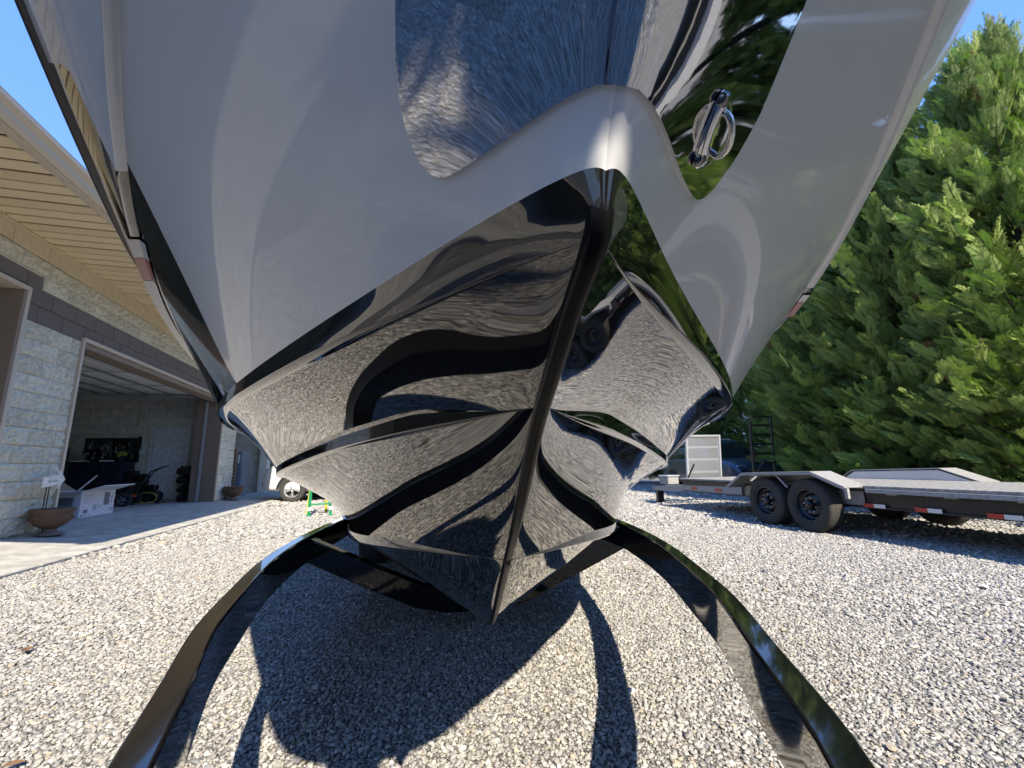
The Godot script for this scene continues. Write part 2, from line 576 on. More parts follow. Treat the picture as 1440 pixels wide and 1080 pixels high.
func line_at(called: String, t: float, outer: bool) -> Vector3:
	# the point (aft, half breadth, height) of a hull line, t from its start to the transom
	var c: Dictionary = CV[called]
	var s := lerpf(c.s0, SEND, pow(maxf(t, 0.0), 1.8))
	var p := Vector3(s, maxf(0.0, ev(c.w, t)), ev(c.y, t))
	if outer:
		var o := step_out(called, s)
		p += Vector3(0, o.x, o.y)
	return p

func line(called: String, s: float, outer: bool) -> Vector3:
	return line_at(called, pow(maxf(0.0, (s - CV[called].s0) / (SEND - CV[called].s0)), 1.0 / 1.8), outer)

# a point on the panel between line a (its outer edge) and line b, t along, v up, as (aft, half breadth, height)
func panel(a: String, b: String, t: float, v: float) -> Vector3:
	var pa := line_at(a, t, a != "KE" and a != "WL")
	var pb := line_at(b, t, false)
	var p := pa.lerp(pb, v)
	if a == "S1": p.y += ((pb.y - pa.y) * 0.4 + 0.02 * smoothstep(0.0, 0.14, t)) * exp(-t * t * 16.0) * v * (1.0 - v)   # full forward sections
	var a0: float = CV[a].s0
	var b0: float = CV[b].s0
	var ya: float = CV[a].y[1][0]
	var yb: float = CV[b].y[1][0]
	p.x += (ev(CV.STEM, lerpf(ya, yb, v)) - lerpf(a0, b0, v)) * exp(-t * 12.0)
	if t <= 0.0: p.y = 0.0
	return p

func turn_of(a: String, v: float) -> float:
	# how far aft the two sides fall away from the stem per unit of breadth
	match a:
		"WL": return lerpf(0.5, 0.33, smoothstep(0.0, 0.3, v))
		"KN": return 0.3
		"CH": return lerpf(1.0, 0.5, v)
	return 1.3

func rounded(p: Vector3, r: float, k: float) -> Vector3:
	var w := absf(p.y)
	if w < r: p.x += k * (r - w) * (r - w) / (2.0 * r)
	return p

func hull_point(p: Vector3, side: float) -> Vector3:
	return Vector3(p.y * side, p.z, -p.x)

func t_at(a: String, b: String, v: float, s: float) -> float:
	var s0: float = lerpf(CV[a].s0, CV[b].s0, v)
	return pow(clampf((s - s0) / (SEND - s0), 0.0, 1.0), 1.0 / 1.8)

# add the part of a panel between t0(v) and t1(v)
func add_panel(st: SurfaceTool, a: String, b: String, side: float, group: int, nv: int, nt: int, r: float, k: float, lo: Callable, hi: Callable, v0 := 0.0, v1 := 1.0, lift := 0.0):
	st.set_smooth_group(group)
	var rows := []
	for j in nv + 1:
		var v := lerpf(v0, v1, float(j) / nv)
		var ta: float = lo.call(v)
		var tb: float = hi.call(v)
		var row := []
		for i in nt + 1:
			var u := pow(float(i) / nt, 1.35) if ta <= 0.0 else float(i) / nt
			var t := lerpf(ta, tb, u)
			var q := rounded(panel(a, b, t, v), r, k * turn_of(a, v))
			var p := hull_point(q, side)
			if lift > 0.0:
				var e := 0.004
				var qa := hull_point(rounded(panel(a, b, t + e, v), r, k * turn_of(a, v)), side)
				var qb := hull_point(rounded(panel(a, b, t, v + 0.01), r, k * turn_of(a, v)), side)
				var n := (qa - p).cross(qb - p).normalized()
				if n.y > 0: n = -n
				p += n * lift
			row.append(p)
		rows.append(row)
	for j in nv:
		for i in nt:
			var p: Vector3 = rows[j][i]
			var q: Vector3 = rows[j][i + 1]
			var x: Vector3 = rows[j + 1][i + 1]
			var y: Vector3 = rows[j + 1][i]
			if side > 0: quad(st, p, y, x, q)
			else: quad(st, p, q, x, y)

# the narrow ledge by which a strake, chine or knuckle steps out
func add_ledge(st: SurfaceTool, called: String, side: float, group: int, s0: float, s1: float, n := 110):
	st.set_smooth_group(group)
	var last := []
	for i in n + 1:
		var s := lerpf(s0, s1, pow(float(i) / n, 1.5))
		var p := line(called, s, false)
		var o := step_out(called, s)
		var lip := o.x * 0.12
		var cut := [hull_point(p, side), hull_point(p + Vector3(0, o.x - lip, -0.001), side), hull_point(p + Vector3(0, o.x, lip), side), hull_point(p + Vector3(0, o.x, o.y), side)]
		if last:
			for k in 3:
				st.set_smooth_group(group if k < 2 else group + 1)
				if side > 0: quad(st, last[k], cut[k], cut[k + 1], last[k + 1])
				else: quad(st, last[k], last[k + 1], cut[k + 1], cut[k])
		last = cut

func zero(_v): return 0.0
func one(_v): return 1.0

func make_boat():
	make_curves()
	var boat := thing("motorboat", "grey and black fibreglass motorboat on a trailer, seen from under its bow", "boat", boat_frame)
	# where the grey of the topsides gives way to black, per side: aft limits on the lower and the upper band
	var grey_end := {}
	grey_end[-1.0] = func(v): return t_at("WL", "KN", v, 1.13 - 0.53 * pow(v, 1.25))
	grey_end[1.0] = func(v): return t_at("WL", "KN", v, 2.2 - 1.28 * pow(v, 0.8))
	var up_end := {}
	up_end[-1.0] = func(v): return t_at("KN", "SH", v, 0.62 - 0.09 * v / 0.32 if v < 0.32 else lerpf(0.53, 0.69, (v - 0.32) / 0.68))
	up_end[1.0] = func(v): return t_at("KN", "SH", v, 0.92 - 0.09 * v / 0.32 if v < 0.32 else lerpf(0.83, 0.99, (v - 0.32) / 0.68))
	var z := zero
	var e := one
	var bot := tool()
	for s in [-1.0, 1.0]:
		add_panel(bot, "KE", "S2", s, 1, 8, 90, 0.0, 0.0, z, e)
		add_panel(bot, "S2", "S1", s, 2, 12, 110, 0.0, 0.0, z, e)
		add_panel(bot, "S1", "CH", s, 3, 14, 130, 0.0, 0.0, z, e)
		add_panel(bot, "CH", "WL", s, 4, 5, 130, 0.012, 1.0, z, e)
	obj("hull_bottom", bot, M.black_gel, boat)
	# the half-round edge that runs down the stem and along the keel
	var edge := tool()
	var kp := []
	for i in 40:
		var y := lerpf(1.174, 0.779, i / 39.0)
		kp.append(hull_point(Vector3(ev(CV.STEM, y) + 0.005 + 0.011 * smoothstep(1.09, 1.174, y), 0, y + 0.003), 1.0))
	for i in range(1, 50):
		var p := line_at("KE", i / 49.0, false)
		kp.append(hull_point(p + Vector3(0.003, 0, 0.005), 1.0))
	tube(edge, kp, 0.0105, 12)
	obj("keel_edge", edge, M.keel_black, boat)
	var k0 := tool()
	for s in [-1.0, 1.0]:
		add_ledge(k0, "S2", s, 10, 1.009, SEND)
	obj("lower_strake", k0, M.black_gel, boat)
	var k1 := tool()
	for s in [-1.0, 1.0]:
		add_ledge(k1, "S1", s, 12, .525, SEND)
	obj("upper_strake", k1, M.black_gel, boat)
	var k2 := tool()
	for s in [-1.0, 1.0]:
		add_ledge(k2, "CH", s, 14, .286, SEND)
	obj("chine", k2, M.black_gel, boat)
	var grey := tool()
	for s in [-1.0, 1.0]:
		add_panel(grey, "WL", "KN", s, 20, 26, 110, 0.012, 1.0, z, grey_end[s])
		add_panel(grey, "KN", "SH", s, 21, 10, 70, 0.012, 1.0, z, up_end[s])
		add_ledge(grey, "KN", s, 22, 0.02, 0.62 if s < 0 else 0.92, 60)
	obj("grey_topside", grey, M.grey_gel, boat)
	var dark := tool()
	for s in [-1.0, 1.0]:
		add_panel(dark, "WL", "KN", s, 20, 26, 70, 0.012, 1.0, grey_end[s], e)
		add_panel(dark, "KN", "SH", s, 21, 10, 70, 0.012, 1.0, up_end[s], e)
		add_ledge(dark, "KN", s, 22, 0.62 if s < 0 else 0.92, SEND, 60)
	obj("black_topside", dark, M.black_gel, boat)
	# red and white flash wrapped over the knuckle
	for f in [[-1.0, 0.80, 0.868, M.white_gel], [-1.0, 0.87, 0.97, M.red_gel], [-1.0, 0.972, 1.75, M.white_gel], [1.0, 0.955, 0.998, M.white_gel], [1.0, 1.0, 1.10, M.red_gel]]:
		var fl := tool()
		var last := []
		var steps := 14
		for i in steps + 1:
			var x := lerpf(f[1], f[2], float(i) / steps)
			var thin := 1.0 if f[2] < 1.3 else 1.0 - 0.8 * float(i) / steps
			var kn := line("KN", x, false)
			var below := panel("WL", "KN", t_at("WL", "KN", 0.95, x), 1.0 - 0.05 * thin)
			var o := step_out("KN", x)
			var above := panel("KN", "SH", t_at("KN", "SH", 0.0, x), 0.30 * thin)
			var cut := [hull_point(below + Vector3(0, 0.001, -0.002), f[0]), hull_point(kn + Vector3(0, 0.001, -0.003), f[0]), hull_point(kn + Vector3(0, o.x + 0.002, -0.003), f[0]), hull_point(above + Vector3(0, 0.003, -0.001), f[0])]
			if last:
				for k in 3:
					fl.set_smooth_group(k + 1)
					quad(fl, last[k], last[k + 1], cut[k + 1], cut[k])
			last = cut
		obj("flash", fl, f[3], boat)
	# rub rail along the gunwale, deck and transom
	for s in [-1.0, 1.0]:
		var rail := tool()
		var pts := []
		for i in 61:
			var q := line("SH", lerpf(CV.SH.s0, SEND, pow(i / 60.0, 1.6)), false)
			q.z += 0.012
			pts.append(hull_point(q, s))
		tube(rail, pts, 0.016, 8)
		obj("rub_rail", rail, M.plastic_black, boat)
	var deck := tool()
	var tr := tool()
	var prev := Vector3.ZERO
	for i in 61:
		var q := line("SH", lerpf(CV.SH.s0, SEND, pow(i / 60.0, 1.6)), false)
		var p := hull_point(q, 1.0) + Vector3(0, 0.02, 0)
		if i > 0:
			quad(deck, prev, p, Vector3(-p.x, p.y, p.z), Vector3(-prev.x, prev.y, prev.z))
		prev = p
	obj("foredeck", deck, M.deck, boat)
	var ring := []
	for n in ["KE", "S2", "S1", "CH", "WL", "KN", "SH"]:
		ring.append(hull_point(line(n, SEND, false), 1.0))
	for i in ring.size() - 1:
		var p: Vector3 = ring[i]
		var q: Vector3 = ring[i + 1]
		quad(tr, p, q, Vector3(-q.x, q.y, q.z), Vector3(-p.x, p.y, p.z))
	obj("transom", tr, M.black_gel, boat)
	# bow pulpit over the stem head
	var pul := tool()
	box(pul, Vector3(-0.09, 1.71, 0.16), Vector3(0.09, 1.76, 0.66), Transform3D(), 0.02)
	obj("bow_pulpit", pul, M.white_gel, boat)
	stem_plate(boat)

# the polished guard that wraps the stem: rows from its lower edge upwards
func plate_point(y: float, f: float, side: float, lift: float) -> Vector3:
	# f from 0 at the stem to 1 at the side edge, y from 0 at the lower edge to 1 at the top
	var wide := 0.149 if side < 0 else 0.166
	var r := 0.042
	var w := f * wide
	# lower edge: rises slowly outwards, then turns up round the corner
	var low := 1.221 + 1.0 * w * w
	if w > wide - r: low += r - sqrt(maxf(0.0, r * r - (w - wide + r) * (w - wide + r)))
	return on_band(w * (1.0 - 0.26 * y), lerpf(low, 1.41, y), side, lift)

func on_band(w: float, y: float, side: float, lift: float) -> Vector3:
	# the point of the lower topside band at half breadth w and height y
	var t := 0.1
	var v := 0.3
	for k in 25:
		var p := panel("WL", "KN", t, v)
		var dt := (panel("WL", "KN", t + 0.002, v) - p) / 0.002
		var dv := (panel("WL", "KN", t, v + 0.002) - p) / 0.002
		var ew := w - p.y
		var ey := y - p.z
		var det := dt.y * dv.z - dt.z * dv.y
		if absf(det) < 1e-7: break
		t = clampf(t + 0.8 * (ew * dv.z - ey * dv.y) / det, 0.0005, 0.6)
		v = clampf(v + 0.8 * (dt.y * ey - dt.z * ew) / det, -0.2, 1.2)
	var q := panel("WL", "KN", t, v)
	q.y = w
	q = rounded(q, 0.012, turn_of("WL", v))
	var a := panel("WL", "KN", t + 0.004, v)
	var b := panel("WL", "KN", t, v + 0.02)
	var c := panel("WL", "KN", t, v)
	var n := hull_point(a - c, side).cross(hull_point(b - c, side)).normalized()
	if n.y > 0: n = -n
	if w < 0.012:
		n = (Vector3(n.x * w / 0.012, n.y, n.z)).normalized()
	return hull_point(q, side) + n * lift

func stem_plate(boat: Node3D):
	var st := tool()
	var nf := 20
	var ny := 26
	for s in [-1.0, 1.0]:
		var grid := []
		var back := []
		for j in ny + 1:
			var row := []
			var rb := []
			for i in nf + 1:
				var f := 1.0 - pow(1.0 - float(i) / nf, 1.7)
				row.append(plate_point(pow(float(j) / ny, 1.5), f, s, 0.0035))
				rb.append(plate_point(pow(float(j) / ny, 1.5), f, s, -0.001))
			grid.append(row)
			back.append(rb)
		st.set_smooth_group(1)
		for j in ny:
			for i in nf:
				if s > 0: quad(st, grid[j][i], grid[j + 1][i], grid[j + 1][i + 1], grid[j][i + 1])
				else: quad(st, grid[j][i], grid[j][i + 1], grid[j + 1][i + 1], grid[j + 1][i])
		st.set_smooth_group(2)
		for i in nf:
			quad(st, grid[0][i], grid[0][i + 1], back[0][i + 1], back[0][i])
		for j in ny:
			quad(st, grid[j][nf], grid[j + 1][nf], back[j + 1][nf], back[j][nf])
	var plate := obj("stem_plate", st, M.chrome, boat)
	# the pear-shaped bow eye with its three domed bolts, on the plate's right half
	var o := on_band(0.108, 1.2555, 1.0, 0.0035)
	var n := (on_band(0.108, 1.2555, 1.0, 0.02) - o).normalized()
	var up := (on_band(0.099, 1.265, 1.0, 0.0035) - on_band(0.122, 1.2495, 1.0, 0.0035)).normalized()
	var rt := up.cross(n).normalized()
	var xf := Transform3D(Basis(rt, up, n), o)
	var eye := tool()
	# outline of the pear: narrow at the top, wide below
	var prof := [[0.0, 0.0], [0.55, 0.006], [0.86, 0.0045], [1.0, 0.0]]
	var nn := 36
	eye.set_smooth_group(1)
	for i in prof.size() - 1:
		for k in nn:
			var c := []
			for q in [[i, k], [i, k + 1], [i + 1, k + 1], [i + 1, k]]:
				var a: float = TAU * q[1] / nn
				var rr := 0.0185 * (1.0 - 0.40 * sin(a))
				var p := Vector3(cos(a) * rr, sin(a) * 0.034 - 0.001, 0) * float(prof[q[0]][0])
				c.append(xf * (p + Vector3(0, 0, prof[q[0]][1] + 0.0005)))
			quad(eye, c[0], c[1], c[2], c[3])
	var eo := obj("bow_eye", eye, M.chrome, boat)
	var loop := tool()
	var lp := []
	for k in 13:
		var a := PI * k / 12.0
		lp.append(xf * Vector3(0.001, cos(a) * 0.020 - 0.003, 0.005 + sin(a) * 0.012))
	tube(loop, lp, 0.0028, 10)
	obj("eye_loop", loop, M.chrome, eo)
	for b in [Vector2(0.0, 0.0265), Vector2(-0.0165, -0.016), Vector2(0.0165, -0.016)]:
		var bt := tool()
		lathe(bt, [Vector2(0.0062, 0), Vector2(0.006, 0.003), Vector2(0.0044, 0.0052), Vector2(0.0, 0.0062)], 14, xf * Transform3D(Basis(Vector3.RIGHT, PI / 2), Vector3(b.x, b.y, 0.001)))
		obj("bolt", bt, M.chrome_dark, eo)
	return plate

# ------------------------------------------------------------------ boat trailer
func beam(st: SurfaceTool, pts: Array, half: float, high: float, r := 0.007):
	# a rounded rectangular tube swept through points on its top centre line, kept upright
	var prof := []
	for c in [[1, 1], [-1, 1], [-1, -1], [1, -1]]:
		for k in 4:
			var a := (0.0 if c[0] > 0 else PI / 2) if c[1] > 0 else (PI if c[0] < 0 else 1.5 * PI)
			a += k / 3.0 * PI / 2
			prof.append(Vector2(c[0] * (half - r) + cos(a) * r, (-r if c[1] > 0 else -high + r) + sin(a) * r))
	var rings := []
	for i in pts.size():
		var t: Vector3 = pts[mini(i + 1, pts.size() - 1)] - pts[maxi(i - 1, 0)]
		var n := Vector3(t.x, 0, t.z).normalized().cross(Vector3.UP)
		var u := n.cross(t.normalized())
		if u.y < 0: u = -u
		var ring := []
		for p in prof: ring.append(pts[i] + n * p.x + u * p.y)
		rings.append(ring)
	for i in pts.size() - 1:
		for k in prof.size():
			st.set_smooth_group(k + 1)
			var k2 := (k + 1) % prof.size()
			quad(st, rings[i][k], rings[i + 1][k], rings[i + 1][k2], rings[i][k2])
	st.set_smooth_group(-1)
	for k in range(1, prof.size() - 1):
		tri(st, rings[0][0], rings[0][k + 1], rings[0][k])
		tri(st, rings[-1][0], rings[-1][k], rings[-1][k + 1])

func wheel(parent: Node3D, xf: Transform3D, r: float, w: float, rim: Material, style := "truck"):
	# axis along local x, outer face towards +x
	var turn := Transform3D(Basis(Vector3(0, 0, -1), Vector3(1, 0, 0), Vector3(0, -1, 0)), Vector3.ZERO)
	var st := tool()
	var h := w * 0.5
	lathe(st, [Vector2(r * 0.60, -h * 0.8), Vector2(r * 0.72, -h), Vector2(r * 0.92, -h * 0.96), Vector2(r * 0.985, -h * 0.82), Vector2(r, -h * 0.6), Vector2(r, h * 0.6), Vector2(r * 0.985, h * 0.82), Vector2(r * 0.95, h * 0.93), Vector2(r * 0.90, h * 0.965), Vector2(r * 0.86, h * 0.985), Vector2(r * 0.72, h), Vector2(r * 0.64, h * 0.93), Vector2(r * 0.60, h * 0.8)], 48, xf * turn)
	var wh := obj("wheel", st, M.rubber_dusty if style == "truck" else M.rubber, parent)
	var rm := tool()
	if style == "truck":
		lathe(rm, [Vector2(r * 0.62, h * 0.86), Vector2(r * 0.585, h * 0.95), Vector2(r * 0.555, h * 0.8), Vector2(r * 0.535, h * 0.1), Vector2(r * 0.42, h * 0.02), Vector2(r * 0.36, h * 0.42), Vector2(r * 0.2, h * 0.46), Vector2(r * 0.19, h * 0.36), Vector2(0, h * 0.36)], 40, xf * turn)
		obj("rim", rm, rim, wh)
		var hub := tool()
		lathe(hub, [Vector2(r * 0.15, h * 0.36), Vector2(r * 0.15, h * 0.85), Vector2(r * 0.12, h * 0.98), Vector2(0, h)], 20, xf * turn)
		obj("hub", hub, M.rim_black, wh)
		for k in 8:
			var a := TAU * (k + 0.3) / 8
			var nut := tool()
			lathe(nut, [Vector2(0.012, 0), Vector2(0.012, 0.02), Vector2(0.007, 0.028), Vector2(0, 0.028)], 6, xf * turn * Transform3D(Basis(), Vector3(cos(a) * r * 0.27, h * 0.44, sin(a) * r * 0.27)), -1)
			obj("lug_nut", nut, M.steel, wh)
	else:
		lathe(rm, [Vector2(r * 0.64, h * 0.86), Vector2(r * 0.61, h * 0.95), Vector2(r * 0.585, h * 0.8), Vector2(r * 0.57, -h * 0.2), Vector2(r * 0.1, -h * 0.25), Vector2(0, -h * 0.25)], 40, xf * turn)
		obj("rim", rm, M.plastic_black, wh)
		for k in 5:
			var sp := tool()
			var a := TAU * k / 5 + 0.3
			var b := Basis(Vector3.UP, -a)
			box(sp, Vector3(r * 0.08, h * 0.45, -r * 0.075), Vector3(r * 0.6, h * 0.75, r * 0.075), xf * turn * Transform3D(b, Vector3.ZERO), 0.008)
			obj("spoke", sp, rim, wh)
		var hb := tool()
		lathe(hb, [Vector2(r * 0.17, h * 0.4), Vector2(r * 0.16, h * 0.8), Vector2(0, h * 0.85)], 18, xf * turn)
		lathe(hb, [Vector2(r * 0.565, h * 0.5), Vector2(r * 0.585, h * 0.9), Vector2(r * 0.61, h * 0.95)], 40, xf * turn)
		obj("hub", hb, rim, wh)
	return wh

func make_boat_trailer():
	var t := thing("boat_trailer", "glossy black boat trailer with two curved tongue rails under the bow", "trailer", boat_frame)
	var c := [Vector3(-.75, 0, .0), Vector3(-.35, .022, .0), Vector3(-.2, .045, 0), Vector3(-.05, .10, 0), Vector3(.12, .19, 0), Vector3(.3, .295, 0), Vector3(.45, .38, 0), Vector3(.6, .465, 0), Vector3(.78, .54, 0), Vector3(.97, .61, 0), Vector3(1.26, .72, 0), Vector3(1.55, .80, 0), Vector3(1.93, .895, 0), Vector3(2.4, .975, 0), Vector3(2.9, 1.02, 0), Vector3(3.5, 1.04, 0), Vector3(7.2, 1.04, 0)]
	for s in [-1.0, 1.0]:
		var pts := []
		for i in 90:
			var x := lerpf(-0.35, 7.2, pow(i / 89.0, 1.5))
			var w := herm(c, x).x - 0.021
			pts.append(Vector3(s * w - 0.043, 0.60, -x))
		var st := tool()
		beam(st, pts, 0.028, 0.15, 0.006)
		obj("side_rail", st, M.black_paint, t)
	var cm := tool()
	var vp := []
	for q in [Vector2(-1.0, .585), Vector2(-0.96, .58), Vector2(-0.6, .42), Vector2(-0.3, .29), Vector2(-0.15, .255), Vector2(0.15, .255), Vector2(0.3, .29), Vector2(0.6, .42), Vector2(0.96, .58), Vector2(1.0, .585)]:
		vp.append(Vector3(q.x - 0.05, q.y, -2.85))
	beam(cm, vp, 0.04, 0.13)
	obj("crossmember", cm, M.black_paint, t)
	for x in [4.2, 6.8]:
		var b := tool()
		beam(b, [Vector3(-1.0, .57, -x), Vector3(-0.5, .33, -x), Vector3(0.4, .33, -x), Vector3(0.95, .57, -x)], 0.04, 0.12)
		obj("crossmember", b, M.black_paint, t)
	for s in [-1.0, 1.0]:
		var b := tool()
		beam(b, [Vector3(s * 0.62 - 0.0, .555, -3.3), Vector3(s * 0.62, .52, -7.2)], 0.06, 0.06)
		obj("bunk", b, M.plastic_black, t)
		for x in [5.0, 5.9]:
			wheel(t, Transform3D(Basis(Vector3.UP, 0.0 if s > 0 else PI), Vector3(s * 1.0 - 0.05, 0.33, -x)), 0.33, 0.22, M.alloy, "car")
	var cp := tool()
	box(cp, Vector3(-0.11, 0.43, 0.3), Vector3(0.01, 0.56, 0.75), Transform3D(), 0.015)
	obj("coupler", cp, M.black_paint, t)
	var jack := tool()
	tube(jack, [Vector3(-0.2, 0.03, 0.2), Vector3(-0.2, 0.7, 0.2)], 0.028, 12)
	obj("jack", jack, M.steel, t)

# ------------------------------------------------------------------ garage
func piece(parent: Node3D, called: String, mesh: Mesh, m: Material, pos: Vector3, flip := false):
	var o := MeshInstance3D.new()
	o.mesh = mesh
	o.material_override = m
	o.name = called
	o.transform = Transform3D(Basis(Vector3.UP, PI) if flip else Basis(), pos)
	parent.add_child(o, true)
	return o

func split_face(w: float, h: float, sd: int) -> Mesh:
	# a split-face block: rough front towards +z, square edges just behind it
	var n := FastNoiseLite.new()
	n.seed = sd
	n.frequency = 5.0
	n.fractal_octaves = 3
	var st := tool()
	var nx := 13
	var ny := 7
	var g := []
	for j in ny + 1:
		var row := []
		for i in nx + 1:
			var x := lerpf(-w / 2, w / 2, float(i) / nx)
			var y := lerpf(0, h, float(j) / ny)
			var edge: float = minf(minf(i, nx - i), minf(j, ny - j))
			var z := 0.003 if edge < 1 else 0.015 + 0.032 * n.get_noise_2d(x + sd * 3.1, y * 1.4) + 0.018 * n.get_noise_2d(x * 4.0, y * 4.0 + sd)
			row.append(Vector3(x, y, z))
		g.append(row)
	for j in ny:
		for i in nx:
			quad(st, g[j][i], g[j + 1][i], g[j + 1][i + 1], g[j][i + 1])
	for i in nx:
		quad(st, g[0][i], g[0][i + 1], g[0][i + 1] - Vector3(0, 0, 0.06), g[0][i] - Vector3(0, 0, 0.06))
		quad(st, g[ny][i + 1], g[ny][i], g[ny][i] - Vector3(0, 0, 0.06), g[ny][i + 1] - Vector3(0, 0, 0.06))
	for j in ny:
		quad(st, g[j + 1][0], g[j][0], g[j][0] - Vector3(0, 0, 0.06), g[j + 1][0] - Vector3(0, 0, 0.06))
		quad(st, g[j][nx], g[j + 1][nx], g[j + 1][nx] - Vector3(0, 0, 0.06), g[j][nx] - Vector3(0, 0, 0.06))
	st.generate_normals()
	return st.commit()

func smooth_block(w: float, h: float) -> Mesh:
	var st := block(Vector3(-w / 2, 0, -0.06), Vector3(w / 2, h, 0.0), 0.006)
	st.generate_normals()
	return st.commit()

# fill a stretch of wall with courses of blocks
func courses(parent: Node3D, called: String, a0: float, a1: float, y0: float, y1: float, n: int, out: float, len_: float, meshes: Callable, mats: Array, odd := 0):
	var h := (y1 - y0) / n
	for j in n:
		var x := a0
		var first := true
		while x < a1 - 0.02:
			var l := len_
			if first and (j + odd) % 2 == 1: l = len_ / 2
			first = false
			if x + l > a1 - len_ * 0.2: l = a1 - x
			var key := roundf((l - 0.008) * 50.0) / 50.0
			var m: Mesh = meshes.call(key, h - 0.007)
			var o: Node3D = piece(parent, called, m, mats[rng.randi() % mats.size()], Vector3(x + l / 2, y0 + j * h + 0.0035, out))
			o.scale = Vector3((l - 0.008) / key, 1, 1)
			x += l

var block_cache := {}
func rough_mesh(w: float, h: float) -> Mesh:
	var k := "r%.2f_%.3f_%d" % [w, h, rng.randi() % 4]
	if not block_cache.has(k): block_cache[k] = split_face(w, h, block_cache.size() * 13 + 5)
	return block_cache[k]

func plain_mesh(w: float, h: float) -> Mesh:
	var k := "s%.2f_%.3f" % [w, h]
	if not block_cache.has(k): block_cache[k] = smooth_block(w, h)
	return block_cache[k]

func hall_box(parent: Node, called: String, m: Material, lo: Vector3, hi: Vector3, bev := 0.004) -> MeshInstance3D:
	return obj(called, block(lo, hi, bev), m, parent)

